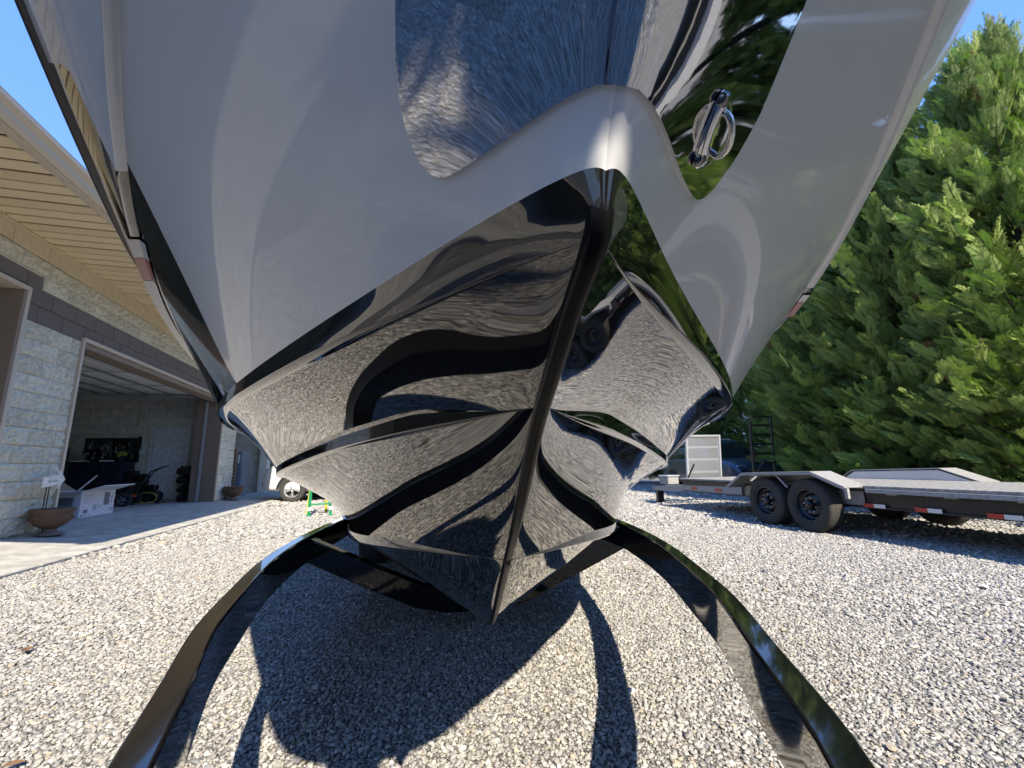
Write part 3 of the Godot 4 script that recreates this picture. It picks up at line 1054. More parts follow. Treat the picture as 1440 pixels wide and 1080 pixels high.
const WALL := -4.93   # face of the mortar; blocks stand proud of it
func make_garage():
	var g := thing("garage_building", "long block garage with tan soffit, brown lintel band and open doors", "building", hall_frame)
	var rough := rough_mesh
	var plain := plain_mesh
	var whites := [M.block, M.block_b, M.block_c, M.block]
	var browns := [M.band, M.band_b]
	var w := obj("wall", tool_of_boxes([
		[Vector3(7.02, -0.2, -5.2), Vector3(8.21, 3.10, WALL)], [Vector3(14.30, -0.2, -5.2), Vector3(15.62, 3.10, WALL)],
		[Vector3(7.02, 3.10, -5.2), Vector3(20.0, 4.27, WALL)], [Vector3(0.0, 3.56, -5.2), Vector3(7.02, 4.27, WALL)],
		[Vector3(0.0, -0.2, -5.2), Vector3(1.2, 3.56, WALL)], [Vector3(19.5, -0.2, -5.2), Vector3(20.0, 3.1, WALL)]]), M.mortar, g)
	courses(w, "block", 7.04, 8.19, 0.19, 3.10, 12, -4.905, 0.48, rough, whites, 1)
	courses(w, "block", 14.33, 15.60, 0.19, 3.10, 12, -4.905, 0.48, rough, whites)
	courses(w, "brown_block", 7.02, 19.2, 3.102, 3.584, 2, -4.903, 0.48, plain, browns, 1)
	courses(w, "brown_block", 2.2, 7.26, 3.56, 3.77, 1, -4.903, 0.48, plain, browns, 0)
	courses(w, "block", 7.27, 19.2, 3.59, 3.80, 1, -4.905, 0.48, rough, whites)
	courses(w, "block", 2.3, 19.2, 3.80, 4.01, 1, -4.905, 0.48, rough, whites, 1)
	courses(w, "cream_block", 2.3, 19.2, 4.012, 4.25, 1, -4.885, 0.62, plain, [M.cream], 0)
	# eave: one soffit slat after another, gutter, roof
	var eave := obj("eave", tool_of_boxes([[Vector3(2.0, 4.29, -4.9), Vector3(20.0, 4.33, -3.66)]]), M.dark_gap, g)
	hall_box(eave, "soffit_trim", M.cream, Vector3(2.0, 4.245, -4.93), Vector3(20.0, 4.285, -4.86))
	var slat := [block(Vector3(-0.085, 0, -4.85), Vector3(0.085, 0.024, -3.70), 0.008)]
	for s in slat: s.generate_normals()
	var sm: Mesh = slat[0].commit()
	for i in 88:
		piece(eave, "slat", sm, M.soffit_b if i % 3 == 2 else M.soffit, Vector3(2.1 + i * 0.2, 4.262 - (0.004 if i % 3 == 2 else 0.0), 0))
	var gut := tool()
	var gp := PackedVector2Array([Vector2(-3.70, 4.25), Vector2(-3.70, 4.44), Vector2(-3.69, 4.44), Vector2(-3.69, 4.26), Vector2(-3.61, 4.26), Vector2(-3.585, 4.30), Vector2(-3.575, 4.355), Vector2(-3.53, 4.40), Vector2(-3.53, 4.435), Vector2(-3.515, 4.435), Vector2(-3.515, 4.39), Vector2(-3.56, 4.345), Vector2(-3.572, 4.29), Vector2(-3.605, 4.245)])
	var ex := Transform3D(Basis(Vector3(0, 0, 1), Vector3(0, 1, 0), Vector3(1, 0, 0)), Vector3.ZERO)
	prism(gut, gp, 2.0, 20.0, ex)
	obj("gutter", gut, M.gutter, eave)
	hall_box(eave, "eave_trim", M.trim, Vector3(2.0, 4.235, -3.72), Vector3(20.0, 4.262, -3.63))
	var rf := tool()
	prism(rf, PackedVector2Array([Vector2(-3.55, 4.445), Vector2(-3.55, 4.475), Vector2(-8.6, 5.9), Vector2(-13.6, 4.5), Vector2(-13.6, 4.45), Vector2(-8.6, 5.8)]), 1.9, 20.1, ex)
	obj("roof", rf, M.roof, g)
	# floor, room walls and ceiling
	hall_box(g, "floor", M.floor, Vector3(0.0, -0.2, -13.0), Vector3(20.0, 0.188, -4.885))
	hall_box(g, "ceiling", M.paint_wall, Vector3(0.0, 3.9, -13.0), Vector3(20.0, 4.0, -5.21))
	hall_box(g, "back_wall", M.paint_wall, Vector3(0.0, 0.19, -13.2), Vector3(20.0, 4.4, -13.01))
	var end := hall_box(g, "end_wall", M.mortar, Vector3(15.32, 0.19, -13.0), Vector3(15.5, 3.9, -5.21))
	# the end wall's painted blocks, facing down the room
	var ebm := block(Vector3(-0.05, 0, -0.234), Vector3(0.0, 0.236, 0.234), 0.005)
	ebm.generate_normals()
	var eb: Mesh = ebm.commit()
	for j in 15:
		for k in 12:
			var zz := -5.5 - k * 0.48 - (0.24 if j % 2 else 0.0)
			if zz > -5.45: continue
			var inside: bool = zz > -7.45 and zz < -5.65 and j < 10
			if inside and absf(zz + 6.47) < 0.74: continue
			piece(end, "painted_block", eb, M.paint_wall, Vector3(15.31, 0.195 + j * 0.245, zz))
	hall_box(g, "end_wall", M.paint_wall, Vector3(19.9, 0.19, -13.0), Vector3(20.0, 3.9, -5.2))
	hall_box(g, "end_wall", M.paint_wall, Vector3(0.0, 0.19, -13.0), Vector3(0.1, 3.9, -5.2))
	# door frames
	for f in [[8.21, 14.30, 3.17], [1.2, 7.02, 3.53]]:
		var fr := tool()
		box(fr, Vector3(f[0] - 0.03, 0.19, -5.21), Vector3(f[0] + 0.02, f[2], -4.86), Transform3D(), 0.004)
		box(fr, Vector3(f[1] - 0.03, 0.19, -5.21), Vector3(f[1] + 0.03, f[2], -4.86), Transform3D(), 0.004)
		box(fr, Vector3(f[0] + 0.021, f[2] - 0.06, -5.21), Vector3(f[1] - 0.031, f[2], -4.86), Transform3D(), 0.004)
		obj("door_frame", fr, M.trim, g)
	hall_box(g, "jamb", M.jamb, Vector3(14.22, 0.19, -5.50), Vector3(14.265, 3.10, -4.87))
	hall_box(g, "jamb", M.jamb, Vector3(8.235, 3.02, -5.2), Vector3(14.2, 3.105, -4.90))
	# sectional door lying open under the ceiling: panels, ribs
	var od := obj("overhead_door", tool_of_boxes([[Vector3(8.4, 3.255, -8.2), Vector3(14.1, 3.27, -5.30)]]), M.white_paint, g)
	var pan := block(Vector3(8.4, 0, -0.275), Vector3(14.1, 0.045, 0.275), 0.01)
	pan.generate_normals()
	var pm: Mesh = pan.commit()
	for k in 5:
		piece(od, "panel", pm, M.white_paint, Vector3(0, 3.205, -5.6 - k * 0.57))
		var rb := tool()
		box(rb, Vector3(8.4, 3.17, -5.62 - k * 0.57), Vector3(14.1, 3.204, -5.57 - k * 0.57), Transform3D(), 0.006)
		obj("rib", rb, M.machine_grey, od)
	for a in [9.3, 10.9, 12.5]:
		var hg := tool()
		box(hg, Vector3(a, 3.155, -8.1), Vector3(a + 0.03, 3.169, -5.35))
		obj("strut", hg, M.steel, od)
	for s in [8.36, 14.14]:
		var tk := tool()
		box(tk, Vector3(s, 0.2, -5.29), Vector3(s + 0.04, 3.0, -5.225))
		box(tk, Vector3(s, 3.12, -8.6), Vector3(s + 0.04, 3.18, -5.5))
		obj("door_track", tk, M.galv, g)
	hall_box(g, "jamb", M.jamb, Vector3(6.945, 0.19, -5.50), Vector3(6.985, 3.50, -4.87))
	# man door in the end wall
	var md := hall_box(g, "door", M.white_paint, Vector3(15.245, 0.20, -6.94), Vector3(15.29, 2.33, -6.06), 0.006)
	for q in [[-6.86, -6.55, 1.96, 2.22], [-6.45, -6.14, 1.96, 2.22], [-6.86, -6.55, 1.12, 1.86], [-6.45, -6.14, 1.12, 1.86], [-6.86, -6.55, 0.36, 0.98], [-6.45, -6.14, 0.36, 0.98]]:
		var dp := tool()
		box(dp, Vector3(15.228, q[2], q[0]), Vector3(15.246, q[3], q[1]), Transform3D(), 0.012)
		obj("panel", dp, M.white_paint, md)
	for y in [1.02, 1.18]:
		var kb := tool()
		lathe(kb, [Vector2(0.03, 0), Vector2(0.03, 0.015), Vector2(0.014, 0.02), Vector2(0.03, 0.045), Vector2(0.0, 0.06)], 14, Transform3D(Basis(Vector3.BACK, PI / 2), Vector3(15.245, y, -6.13)))
		obj("handle", kb, M.rim_black, md)
	var fr2 := tool()
	box(fr2, Vector3(15.2, 0.19, -7.01), Vector3(15.29, 2.40, -6.945))
	box(fr2, Vector3(15.2, 0.19, -6.055), Vector3(15.29, 2.40, -5.99))
	box(fr2, Vector3(15.2, 2.335, -6.944), Vector3(15.29, 2.40, -6.056))
	obj("door_frame", fr2, M.white_paint, g)

func tool_of_boxes(list: Array, bev := 0.0) -> SurfaceTool:
	var st := tool()
	for b in list: box(st, b[0], b[1], Transform3D(), bev)
	return st

# ------------------------------------------------------------------ equipment trailer
func make_equipment_trailer():
	var t := thing("equipment_trailer", "long black flatbed equipment trailer with tandem wheels beside the tall evergreens", "trailer", haul_frame)
	var fr := tool_of_boxes([[Vector3(-2.5, 0.37, 5.43), Vector3(8.9, 0.61, 5.47)], [Vector3(-2.5, 0.575, 5.40), Vector3(8.9, 0.605, 5.429)], [Vector3(-2.5, 0.372, 5.40), Vector3(8.9, 0.395, 5.429)], [Vector3(-2.5, 0.37, 7.23), Vector3(8.9, 0.61, 7.27)]], 0.004)
	obj("frame", fr, M.trailer_black, t)
	for k in 11:
		var cr := tool_of_boxes([[Vector3(-2.3 + k * 1.0, 0.48, 5.48), Vector3(-2.22 + k * 1.0, 0.58, 7.22)]])
		obj("crossbar", cr, M.trailer_black, t)
	var rubr := tool_of_boxes([[Vector3(-2.5, 0.565, 5.335), Vector3(4.66, 0.615, 5.35)]], 0.003)
	obj("rub_bar", rubr, M.trailer_grey, t)
	for k in 12:
		var pk := tool_of_boxes([[Vector3(-2.3 + k * 0.6, 0.55, 5.351), Vector3(-2.18 + k * 0.6, 0.612, 5.399)]], 0.003)
		obj("stake_pocket", pk, M.trailer_grey, t)
	for k in 10:
		var pl := block(Vector3(-2.5, 0.615, 5.36 + k * 0.192), Vector3(8.9, 0.652, 5.36 + k * 0.192 + 0.186), 0.005)
		obj("plank", pl, M.plank, t)
	for k in 4:
		var x := 4.76 - k * 0.57 - (0.03 * k * k)
		var a := tool_of_boxes([[Vector3(x - 0.13, 0.385, 5.394), Vector3(x, 0.43, 5.399)]])
		obj("red_reflector", a, M.tape_red, t)
		var b := tool_of_boxes([[Vector3(x - 0.27, 0.385, 5.394), Vector3(x - 0.131, 0.43, 5.399)]])
		obj("white_reflector", b, M.tape_white, t)
	for side in [[5.08, 5.42, 5.41], [7.28, 7.60, 7.29]]:
		var f := tool()
		var top := [Vector2(6.98, 0.55), Vector2(6.54, 0.80), Vector2(5.18, 0.83), Vector2(4.70, 0.645)]
		for i in 3:
			var p: Vector2 = top[i]
			var q: Vector2 = top[i + 1]
			var d := (q - p).normalized() * 0.0
			prism(f, PackedVector2Array([p, q + d, q + d - Vector2(0, 0.014), p - Vector2(0, 0.014)]), side[0], side[1])
		obj("fender", f, M.trailer_grey, t)
		var lipt := tool()
		var ze: float = side[0] if side[0] < 6 else side[1]
		for i in 3:
			var p: Vector2 = top[i]
			var q: Vector2 = top[i + 1]
			prism(lipt, PackedVector2Array([p - Vector2(0, 0.015), q - Vector2(0, 0.015), q - Vector2(0, 0.045), p - Vector2(0, 0.045)]), ze - 0.004, ze + 0.004)
		prism(lipt, PackedVector2Array([Vector2(4.70, 0.63), Vector2(4.70, 0.50), Vector2(4.66, 0.50), Vector2(4.66, 0.63)]), ze - 0.004, ze + 0.03)
		obj("fender_lip", lipt, M.trailer_grey, t)
		var pl := tool()
		prism(pl, PackedVector2Array([Vector2(6.9, 0.54), Vector2(6.5, 0.77), Vector2(5.2, 0.80), Vector2(4.75, 0.63), Vector2(4.75, 0.40), Vector2(6.9, 0.40)]), side[2], side[2] + 0.008)
		obj("fender_plate", pl, M.trailer_grey if side[0] < 6 else M.galv, t)
		var br := tool()
		prism(br, PackedVector2Array([Vector2(5.86, 0.80), Vector2(5.83, 0.80), Vector2(5.62, 0.60), Vector2(5.65, 0.60)]), side[0] + 0.02, side[0] + 0.045)
		obj("fender_brace", br, M.trailer_grey, t)
	for a in [6.14, 5.35]:
		wheel(t, Transform3D(Basis(Vector3.UP, PI / 2), Vector3(a, 0.365, 5.25)), 0.365, 0.235, M.rim_black)
		wheel(t, Transform3D(Basis(Vector3.UP, -PI / 2), Vector3(a, 0.365, 7.45)), 0.365, 0.235, M.rim_black)
		var ax := tool()
		tube(ax, [Vector3(a, 0.365, 5.3), Vector3(a, 0.365, 7.4)], 0.045, 10)
		obj("axle", ax, M.trailer_black, t)
	# sloping tail with its ramps standing up
	var tail := tool()
	for z in [5.43, 7.23]:
		prism(tail, PackedVector2Array([Vector2(7.0, 0.53), Vector2(8.9, 0.50), Vector2(10.2, 0.43), Vector2(10.2, 0.33), Vector2(7.0, 0.40)]), z - 0.02, z + 0.02)
	box(tail, Vector3(10.16, 0.33, 5.41), Vector3(10.24, 0.44, 7.25))
	obj("tail_frame", tail, M.trailer_grey, t)
	for x in [7.55, 8.35]:
		var a := tool_of_boxes([[Vector3(x, 0.425, 5.402), Vector3(x + 0.2, 0.48, 5.408)]])
		obj("red_reflector", a, M.tape_red, t)
	var leg := tool_of_boxes([[Vector3(10.15, 0.03, 5.5), Vector3(10.27, 0.43, 5.66)]], 0.01)
	obj("stabilizer_leg", leg, M.trailer_black, t)
	for q in [[5.84, 0.86, 1.15, M.galv, true, 9.35], [7.56, 0.58, 1.6, M.trailer_black, false, 9.3]]:
		var z0: float = q[0]
		var w: float = q[1]
		var h: float = q[2]
		var xf := Transform3D(Basis(Vector3.BACK, 0.10 if q[4] else 0.06), Vector3(q[5], 0.48, z0))
		var rf := tool()
		for z in [0.0, w]:
			box(rf, Vector3(-0.03, 0, z - 0.02), Vector3(0.03, h, z + 0.02), xf, 0.004)
		for y in [0.02, h - 0.02]:
			box(rf, Vector3(-0.025, y - 0.02, 0.021), Vector3(0.025, y + 0.02, w - 0.021), xf, 0.004)
		var ramp := obj("ramp", rf, q[3], t)
		if q[4]:
			# expanded metal: crossing strips
			var ms := tool()
			var n := 44
			for i in range(-12, n):
				var y := i * 0.035
				for d in [1.0, -1.0]:
					var ya: float = y if d > 0 else y + w * 0.42
					var yb: float = y + w * 0.42 if d > 0 else y
					var t0 := 0.0
					var t1 := 1.0
					if ya == yb: continue
					var cut := func(lim: float) -> float: return (lim - ya) / (yb - ya)
					var l0: float = cut.call(0.03)
					var l1: float = cut.call(h - 0.03)
					t0 = maxf(0.0, minf(l0, l1))
					t1 = minf(1.0, maxf(l0, l1))
					if t1 - t0 < 0.02: continue
					var p := Vector3(0.006 * d, lerpf(ya, yb, t0), lerpf(0.02, w - 0.02, t0))
					var r := Vector3(0.006 * d, lerpf(ya, yb, t1), lerpf(0.02, w - 0.02, t1))
					var u := Vector3(0, 0.006, 0)
					quad(ms, xf * (p - u), xf * (r - u), xf * (r + u), xf * (p + u))
			tag(obj("mesh", ms, M.galv, ramp), "", "", "", "stuff")
		for k in range(1, 7 if not q[4] else 4):
			var y: float = h * k / (7.0 if not q[4] else 4.0)
			var rg := tool()
			box(rg, Vector3(0.012, y - 0.025, 0.022), Vector3(0.03, y + 0.025, w - 0.022), xf, 0.003)
			obj("rung", rg, q[3], ramp)
		var st := tool()
		tube(st, [Vector3(q[5] + 0.05, 0.47, z0 - 0.05), Vector3(q[5] - 0.4, 0.95, z0 - 0.05)], 0.018, 8)
		obj("ramp_strut", st, M.trailer_black, ramp)

func make_utility_trailer():
	# a crate-like tool chest on the trailer's tail, its lid propped
	var o := thing("tool_box", "small grey metal tool box on the trailer tail beside the mesh ramp", "tool box", haul_frame)
	obj("case", block(Vector3(9.55, 0.485, 5.46), Vector3(9.95, 0.66, 5.74), 0.015), M.trailer_grey, o)
	obj("lid", block(Vector3(9.53, 0.662, 5.44), Vector3(9.97, 0.70, 5.76), 0.012), M.galv, o)

# ------------------------------------------------------------------ cars
func rounded_ring(hx: float, hy: float, r: float, n := 5) -> Array:
	var out := []
	for c in [[1, 1, 0.0], [-1, 1, PI / 2], [-1, -1, PI], [1, -1, PI * 1.5]]:
		for k in n:
			var a: float = c[2] + PI / 2 * k / (n - 1)
			out.append(Vector2(c[0] * (hx - r) + cos(a) * r, c[1] * (hy - r) + sin(a) * r))
	return out

func loft(st: SurfaceTool, rings: Array, group := 1):
	st.set_smooth_group(group)
	for i in rings.size() - 1:
		var n: int = rings[i].size()
		for k in n:
			var k2 := (k + 1) % n
			quad(st, rings[i][k], rings[i][k2], rings[i + 1][k2], rings[i + 1][k])
	st.set_smooth_group(-1)
	for k in range(1, rings[0].size() - 1):
		tri(st, rings[0][0], rings[0][k + 1], rings[0][k])
		tri(st, rings[-1][0], rings[-1][k], rings[-1][k + 1])

func make_car(called: String, label: String, paint: Material, xf: Transform3D, rim: Material) -> Node3D:
	var c := thing(called, label, "car", xf)
	var st := tool()
	var rings := []
	for s in [[-2.32, .80, .52, 1.00], [-2.25, .88, .38, 1.12], [-1.9, .93, .30, 1.14], [-0.6, .95, .27, 1.13], [0.8, .95, .27, 1.12], [1.15, .94, .28, 1.10], [1.7, .92, .30, 1.05], [2.05, .87, .30, .98], [2.22, .80, .32, .90], [2.33, .70, .38, .76]]:
		var ring := []
		for p in rounded_ring(s[1], (s[3] - s[2]) / 2, 0.13): ring.append(Vector3(p.x, p.y + (s[3] + s[2]) / 2, s[0]))
		rings.append(ring)
	loft(st, rings)
	obj("body", st, paint, c)
	var cab := tool()
	rings = []
	for s in [[1.08, .88, -2.22, 1.12], [1.30, .83, -2.17, .84], [1.52, .76, -2.08, .52], [1.66, .70, -1.98, .32], [1.72, .62, -1.86, .14], [1.74, .5, -1.7, -.05]]:
		var ring := []
		for p in rounded_ring(s[1], (s[3] - s[2]) / 2, 0.16): ring.append(Vector3(p.x, s[0], -p.y + (s[3] + s[2]) / 2))
		rings.append(ring)
	loft(cab, rings)
	obj("cabin", cab, paint, c)
	var ws := tool()
	quad(ws, Vector3(-.72, 1.13, 1.075), Vector3(.72, 1.13, 1.075), Vector3(.58, 1.62, .415), Vector3(-.58, 1.62, .415))
	obj("windshield", ws, M.car_glass, c)
	for s in [-1.0, 1.0]:
		for q in [[.62, -.25, .22, -.25], [-.32, -1.15, -.32, -1.12], [-1.22, -1.95, -1.2, -1.82]]:
			var gl := tool()
			quad(gl, Vector3(s * .878, 1.14, q[0]), Vector3(s * .878, 1.14, q[1]), Vector3(s * .735, 1.60, q[3]), Vector3(s * .735, 1.60, q[2]))
			obj("side_window", gl, M.car_glass, c)
		var hl := tool()
		var hr := []
		for z in [[1.95, .06], [2.12, .075], [2.25, .05]]:
			var ring := []
			for p in rounded_ring(.15, z[1], .04): ring.append(Vector3(s * (.70 - (z[0] - 1.95) * .4) + p.x, .83 + p.y, z[0]))
			hr.append(ring)
		loft(hl, hr)
		obj("headlight", hl, M.lamp_glass, c)
		var mr := tool()
		box(mr, Vector3(s * 1.0 - .10, 1.10, .62), Vector3(s * 1.0 + .10, 1.24, .74), Transform3D(), 0.04)
		obj("mirror", mr, paint, c)
		var rr := tool()
		tube(rr, [Vector3(s * .6, 1.70, -1.7), Vector3(s * .62, 1.78, -1.5), Vector3(s * .62, 1.78, -.3), Vector3(s * .6, 1.72, .05)], 0.018, 8)
		obj("roof_rail", rr, M.alloy, c)
		var fog := tool()
		box(fog, Vector3(s * .62 - .13, .44, 2.15), Vector3(s * .62 + .13, .54, 2.315), Transform3D(), 0.03)
		obj("fog_light", fog, M.plastic_black, c)
		for z in [1.42, -1.38]:
			wheel(c, Transform3D(Basis(Vector3.UP, 0.0 if s > 0 else PI), Vector3(s * .84, .345, z)), .345, .23, rim, "car")
			var arch := tool()
			for k in 14:
				var a0 := PI * k / 14.0
				var a1 := PI * (k + 1) / 14.0
				quad(arch, Vector3(s * .962, .345 + sin(a0) * .41, z + cos(a0) * .41), Vector3(s * .962, .345 + sin(a1) * .41, z + cos(a1) * .41), Vector3(s * .962, .345 + sin(a1) * .35, z + cos(a1) * .35), Vector3(s * .962, .345 + sin(a0) * .35, z + cos(a0) * .35))
			obj("wheel_arch", arch, M.plastic_black, c)
	var gr := tool()
	box(gr, Vector3(-.5, .62, 2.1), Vector3(.5, .80, 2.335), Transform3D(), 0.03)
	box(gr, Vector3(-.45, .36, 2.1), Vector3(.45, .52, 2.345), Transform3D(), 0.03)
	obj("grille", gr, M.plastic_black, c)
	for y in [.67, .72, .765]:
		var bar := tool()
		box(bar, Vector3(-.48, y - .008, 2.33), Vector3(.48, y + .008, 2.345))
		obj("grille_bar", bar, M.alloy, c)
	return c

func make_cars():
	make_car("parked_suv", "dark blue SUV facing the camera between the mesh ramp and the evergreens", M.car_blue, at(6.95, 0, -14.9, 0.10), M.alloy)
	var w := make_car("parked_car", "white car with silver alloy wheels beyond the far end of the concrete apron", M.car_white, at(-5.45, 0, -15.2, -PI / 2 + 0.06), M.alloy)
	w.scale = Vector3.ONE * 1.2
	# folding step ladder standing on the gravel behind the hull
	var l := thing("step_ladder", "green folding step ladder with yellow rear legs standing on gravel beyond the boat", "ladder", at(-4.42, 0, -9.95, 0.5))
	for s in [-1.0, 1.0]:
		var r := tool()
		tube(r, [Vector3(s * .22, 0.0, .42), Vector3(s * .16, 1.05, .02)], 0.032, 4, -1)
		obj("rail", r, M.ladder_green, l)
		var ft := tool()
		box(ft, Vector3(s * .222 - .036, 0.002, .36), Vector3(s * .222 + .036, .05, .46), Transform3D(), 0.006)
		obj("foot", ft, M.ladder_green, l)
		var bd := tool()
		box(bd, Vector3(s * .216 - .034, .13, .335), Vector3(s * .216 + .034, .20, .40), Transform3D(), 0.004)
		obj("label", bd, M.white, l)
		var b := tool()
		tube(b, [Vector3(s * .2, 0.0, -.4), Vector3(s * .15, 1.05, -.02)], 0.028, 4, -1)
		obj("rear_leg", b, M.yellow, l)
	for k in 3:
		var f := (k + 1) / 4.0
		var t := tool()
		box(t, Vector3(-.2 + .05 * f, 1.05 * f - .015, .40 - .4 * f), Vector3(.2 - .05 * f, 1.05 * f + .015, .50 - .4 * f), Transform3D(), 0.004)
		obj("tread", t, M.ladder_green, l)

# ------------------------------------------------------------------ trees
func frond_mesh(sd: int) -> Mesh:
	# a flat feathery spray about one unit long, along +z, drooping at its tip
	var r := RandomNumberGenerator.new()
	r.seed = sd
	var st := tool()
	var spine := func(f: float) -> Vector3: return Vector3(0.05 * sin(f * 3.0 + sd), -0.16 * f * f + 0.03 * sin(f * 5.0 + sd), f)
	var blade := func(p: Vector3, d: Vector3, n: Vector3, w: float):
		var s: Vector3 = d.cross(n).normalized() * w
		var m: Vector3 = p + d * 0.45 + n * w * 0.5
		tri(st, p, m + s, p + d)
		tri(st, p, p + d, m - s)
	for i in 15:
		var f := 0.06 + 0.88 * i / 14.0
		var p: Vector3 = spine.call(f)
		var ln := (0.36 * pow(1.0 - f * 0.86, 0.8) + 0.05) * r.randf_range(0.8, 1.15)
		for s in [-1.0, 1.0]:
			var a := deg_to_rad(r.randf_range(34, 50))
			var d := Vector3(s * sin(a), r.randf_range(-0.16, 0.22), cos(a)).normalized()
			var n := Vector3(r.randf_range(-0.35, 0.35), 1, r.randf_range(-0.35, 0.35)).normalized()
			blade.call(p, d * ln, n, 0.012)
			for k in 4:
				var q: Vector3 = p + d * ln * (0.2 + 0.19 * k)
				for t in [-1.0, 1.0]:
					var b: float = t * deg_to_rad(r.randf_range(30, 46))
					var e: Vector3 = (d * cos(b) + d.cross(Vector3.UP).normalized() * sin(b) + Vector3(0, r.randf_range(-0.12, 0.2), 0)).normalized()
					blade.call(q, e * ln * (0.42 - 0.06 * k), n, 0.0105)
	blade.call(spine.call(0.8), Vector3(0, -0.08, 0.28), Vector3.UP, 0.02)
	st.generate_normals()
	return st.commit()

func make_tree(p: Vector3, h: float, rad: float, label: String, fronds: Array, sd: int, dense: float):
	var r := RandomNumberGenerator.new()
	r.seed = sd
	var t := thing("evergreen_tree", label, "tree", at(p.x, 0, p.z), "row of tall evergreens")
	var tr := tool()
	tube(tr, [Vector3(0, -0.1, 0), Vector3(0.03, h * 0.3, 0.02), Vector3(-0.02, h * 0.65, 0), Vector3(0, h * 0.97, 0)], 0.17, 9, 1, 0.015)
	obj("trunk", tr, M.bark, t)
	var bufs := [PackedFloat32Array(), PackedFloat32Array(), PackedFloat32Array()]
	var limbs := tool()
	var n := int(330 * dense)
	for i in n:
		var f := (i + r.randf()) / n
		f = pow(f, 0.92)
		var y := 0.25 + f * (h - 0.55)
		var prof := rad * pow(1.0 - pow(f, 2.1), 0.75) * (0.72 + 0.28 * smoothstep(0.0, 0.1, f)) + 0.12
		var az := i * 2.39996 + r.randf_range(-0.4, 0.4)
		var reach := prof * r.randf_range(0.74, 1.14)
		var tilt := deg_to_rad(lerpf(18, 64, f) + r.randf_range(-10, 12))
		var dir := Vector3(cos(az) * cos(tilt), sin(tilt), sin(az) * cos(tilt))
		var ln := reach / maxf(cos(tilt), 0.45)
		var base := Vector3(0, y - 0.25 * ln * sin(tilt), 0)
		if i % 3 == 0:
			tube(limbs, [base, base + dir * ln * 0.55, base + dir * ln * 0.85 - Vector3(0, 0.02, 0)], 0.022, 4, 1, 0.006)
		var tone := r.randf_range(0.72, 1.28)
		var warm := r.randf_range(0.0, 1.0)
		var m := 24
		for k in m:
			var u := 0.36 + 0.64 * (k + r.randf_range(0.0, 0.8)) / m
			var pos := base + dir * ln * u
			pos += Vector3(r.randf_range(-0.12, 0.12), r.randf_range(-0.16, 0.2) - 0.10 * u * u * ln, r.randf_range(-0.12, 0.12))
			var turn := (1.0 if k % 2 else -1.0) * r.randf_range(0.25, 1.05) * (1.25 - u * 0.7)
			var d := dir.rotated(Vector3.UP, turn)
			d.y += r.randf_range(0.05, 0.8)
			d = d.normalized()
			var sz := r.randf_range(0.26, 0.50) * lerpf(1.0, 0.72, f) * (1.05 - 0.25 * absf(u - 0.7))
			var side := Vector3.UP.cross(d).normalized()
			var nn := d.cross(side).normalized().rotated(d, r.randf_range(-1.3, 1.3))
			side = nn.cross(d)
			pos -= d * sz * 0.3
			var c := Color(0.125, 0.205, 0.045).lerp(Color(0.36, 0.43, 0.11), warm * 0.5 + 0.5 * u * r.randf())
			if r.randf() < 0.010: c = Color(0.16, 0.085, 0.035)
			c *= tone * r.randf_range(0.85, 1.15)
			var b: PackedFloat32Array = bufs[r.randi() % 3]
			b.append_array(PackedFloat32Array([side.x * sz, nn.x * sz, d.x * sz, pos.x, side.y * sz, nn.y * sz, d.y * sz, pos.y, side.z * sz, nn.z * sz, d.z * sz, pos.z, c.r, c.g, c.b, 1.0]))
	obj("limbs", limbs, M.bark, t)
	for k in 3:
		var mm := MultiMesh.new()
		mm.transform_format = MultiMesh.TRANSFORM_3D
		mm.use_colors = true
		mm.mesh = fronds[k]
		mm.instance_count = bufs[k].size() / 16
		mm.buffer = bufs[k]
		var mi := MultiMeshInstance3D.new()
		mi.multimesh = mm
		mi.material_override = M.leaf
		mi.name = "crown"
		t.add_child(mi, true)
		mi.set_meta("kind", "stuff")

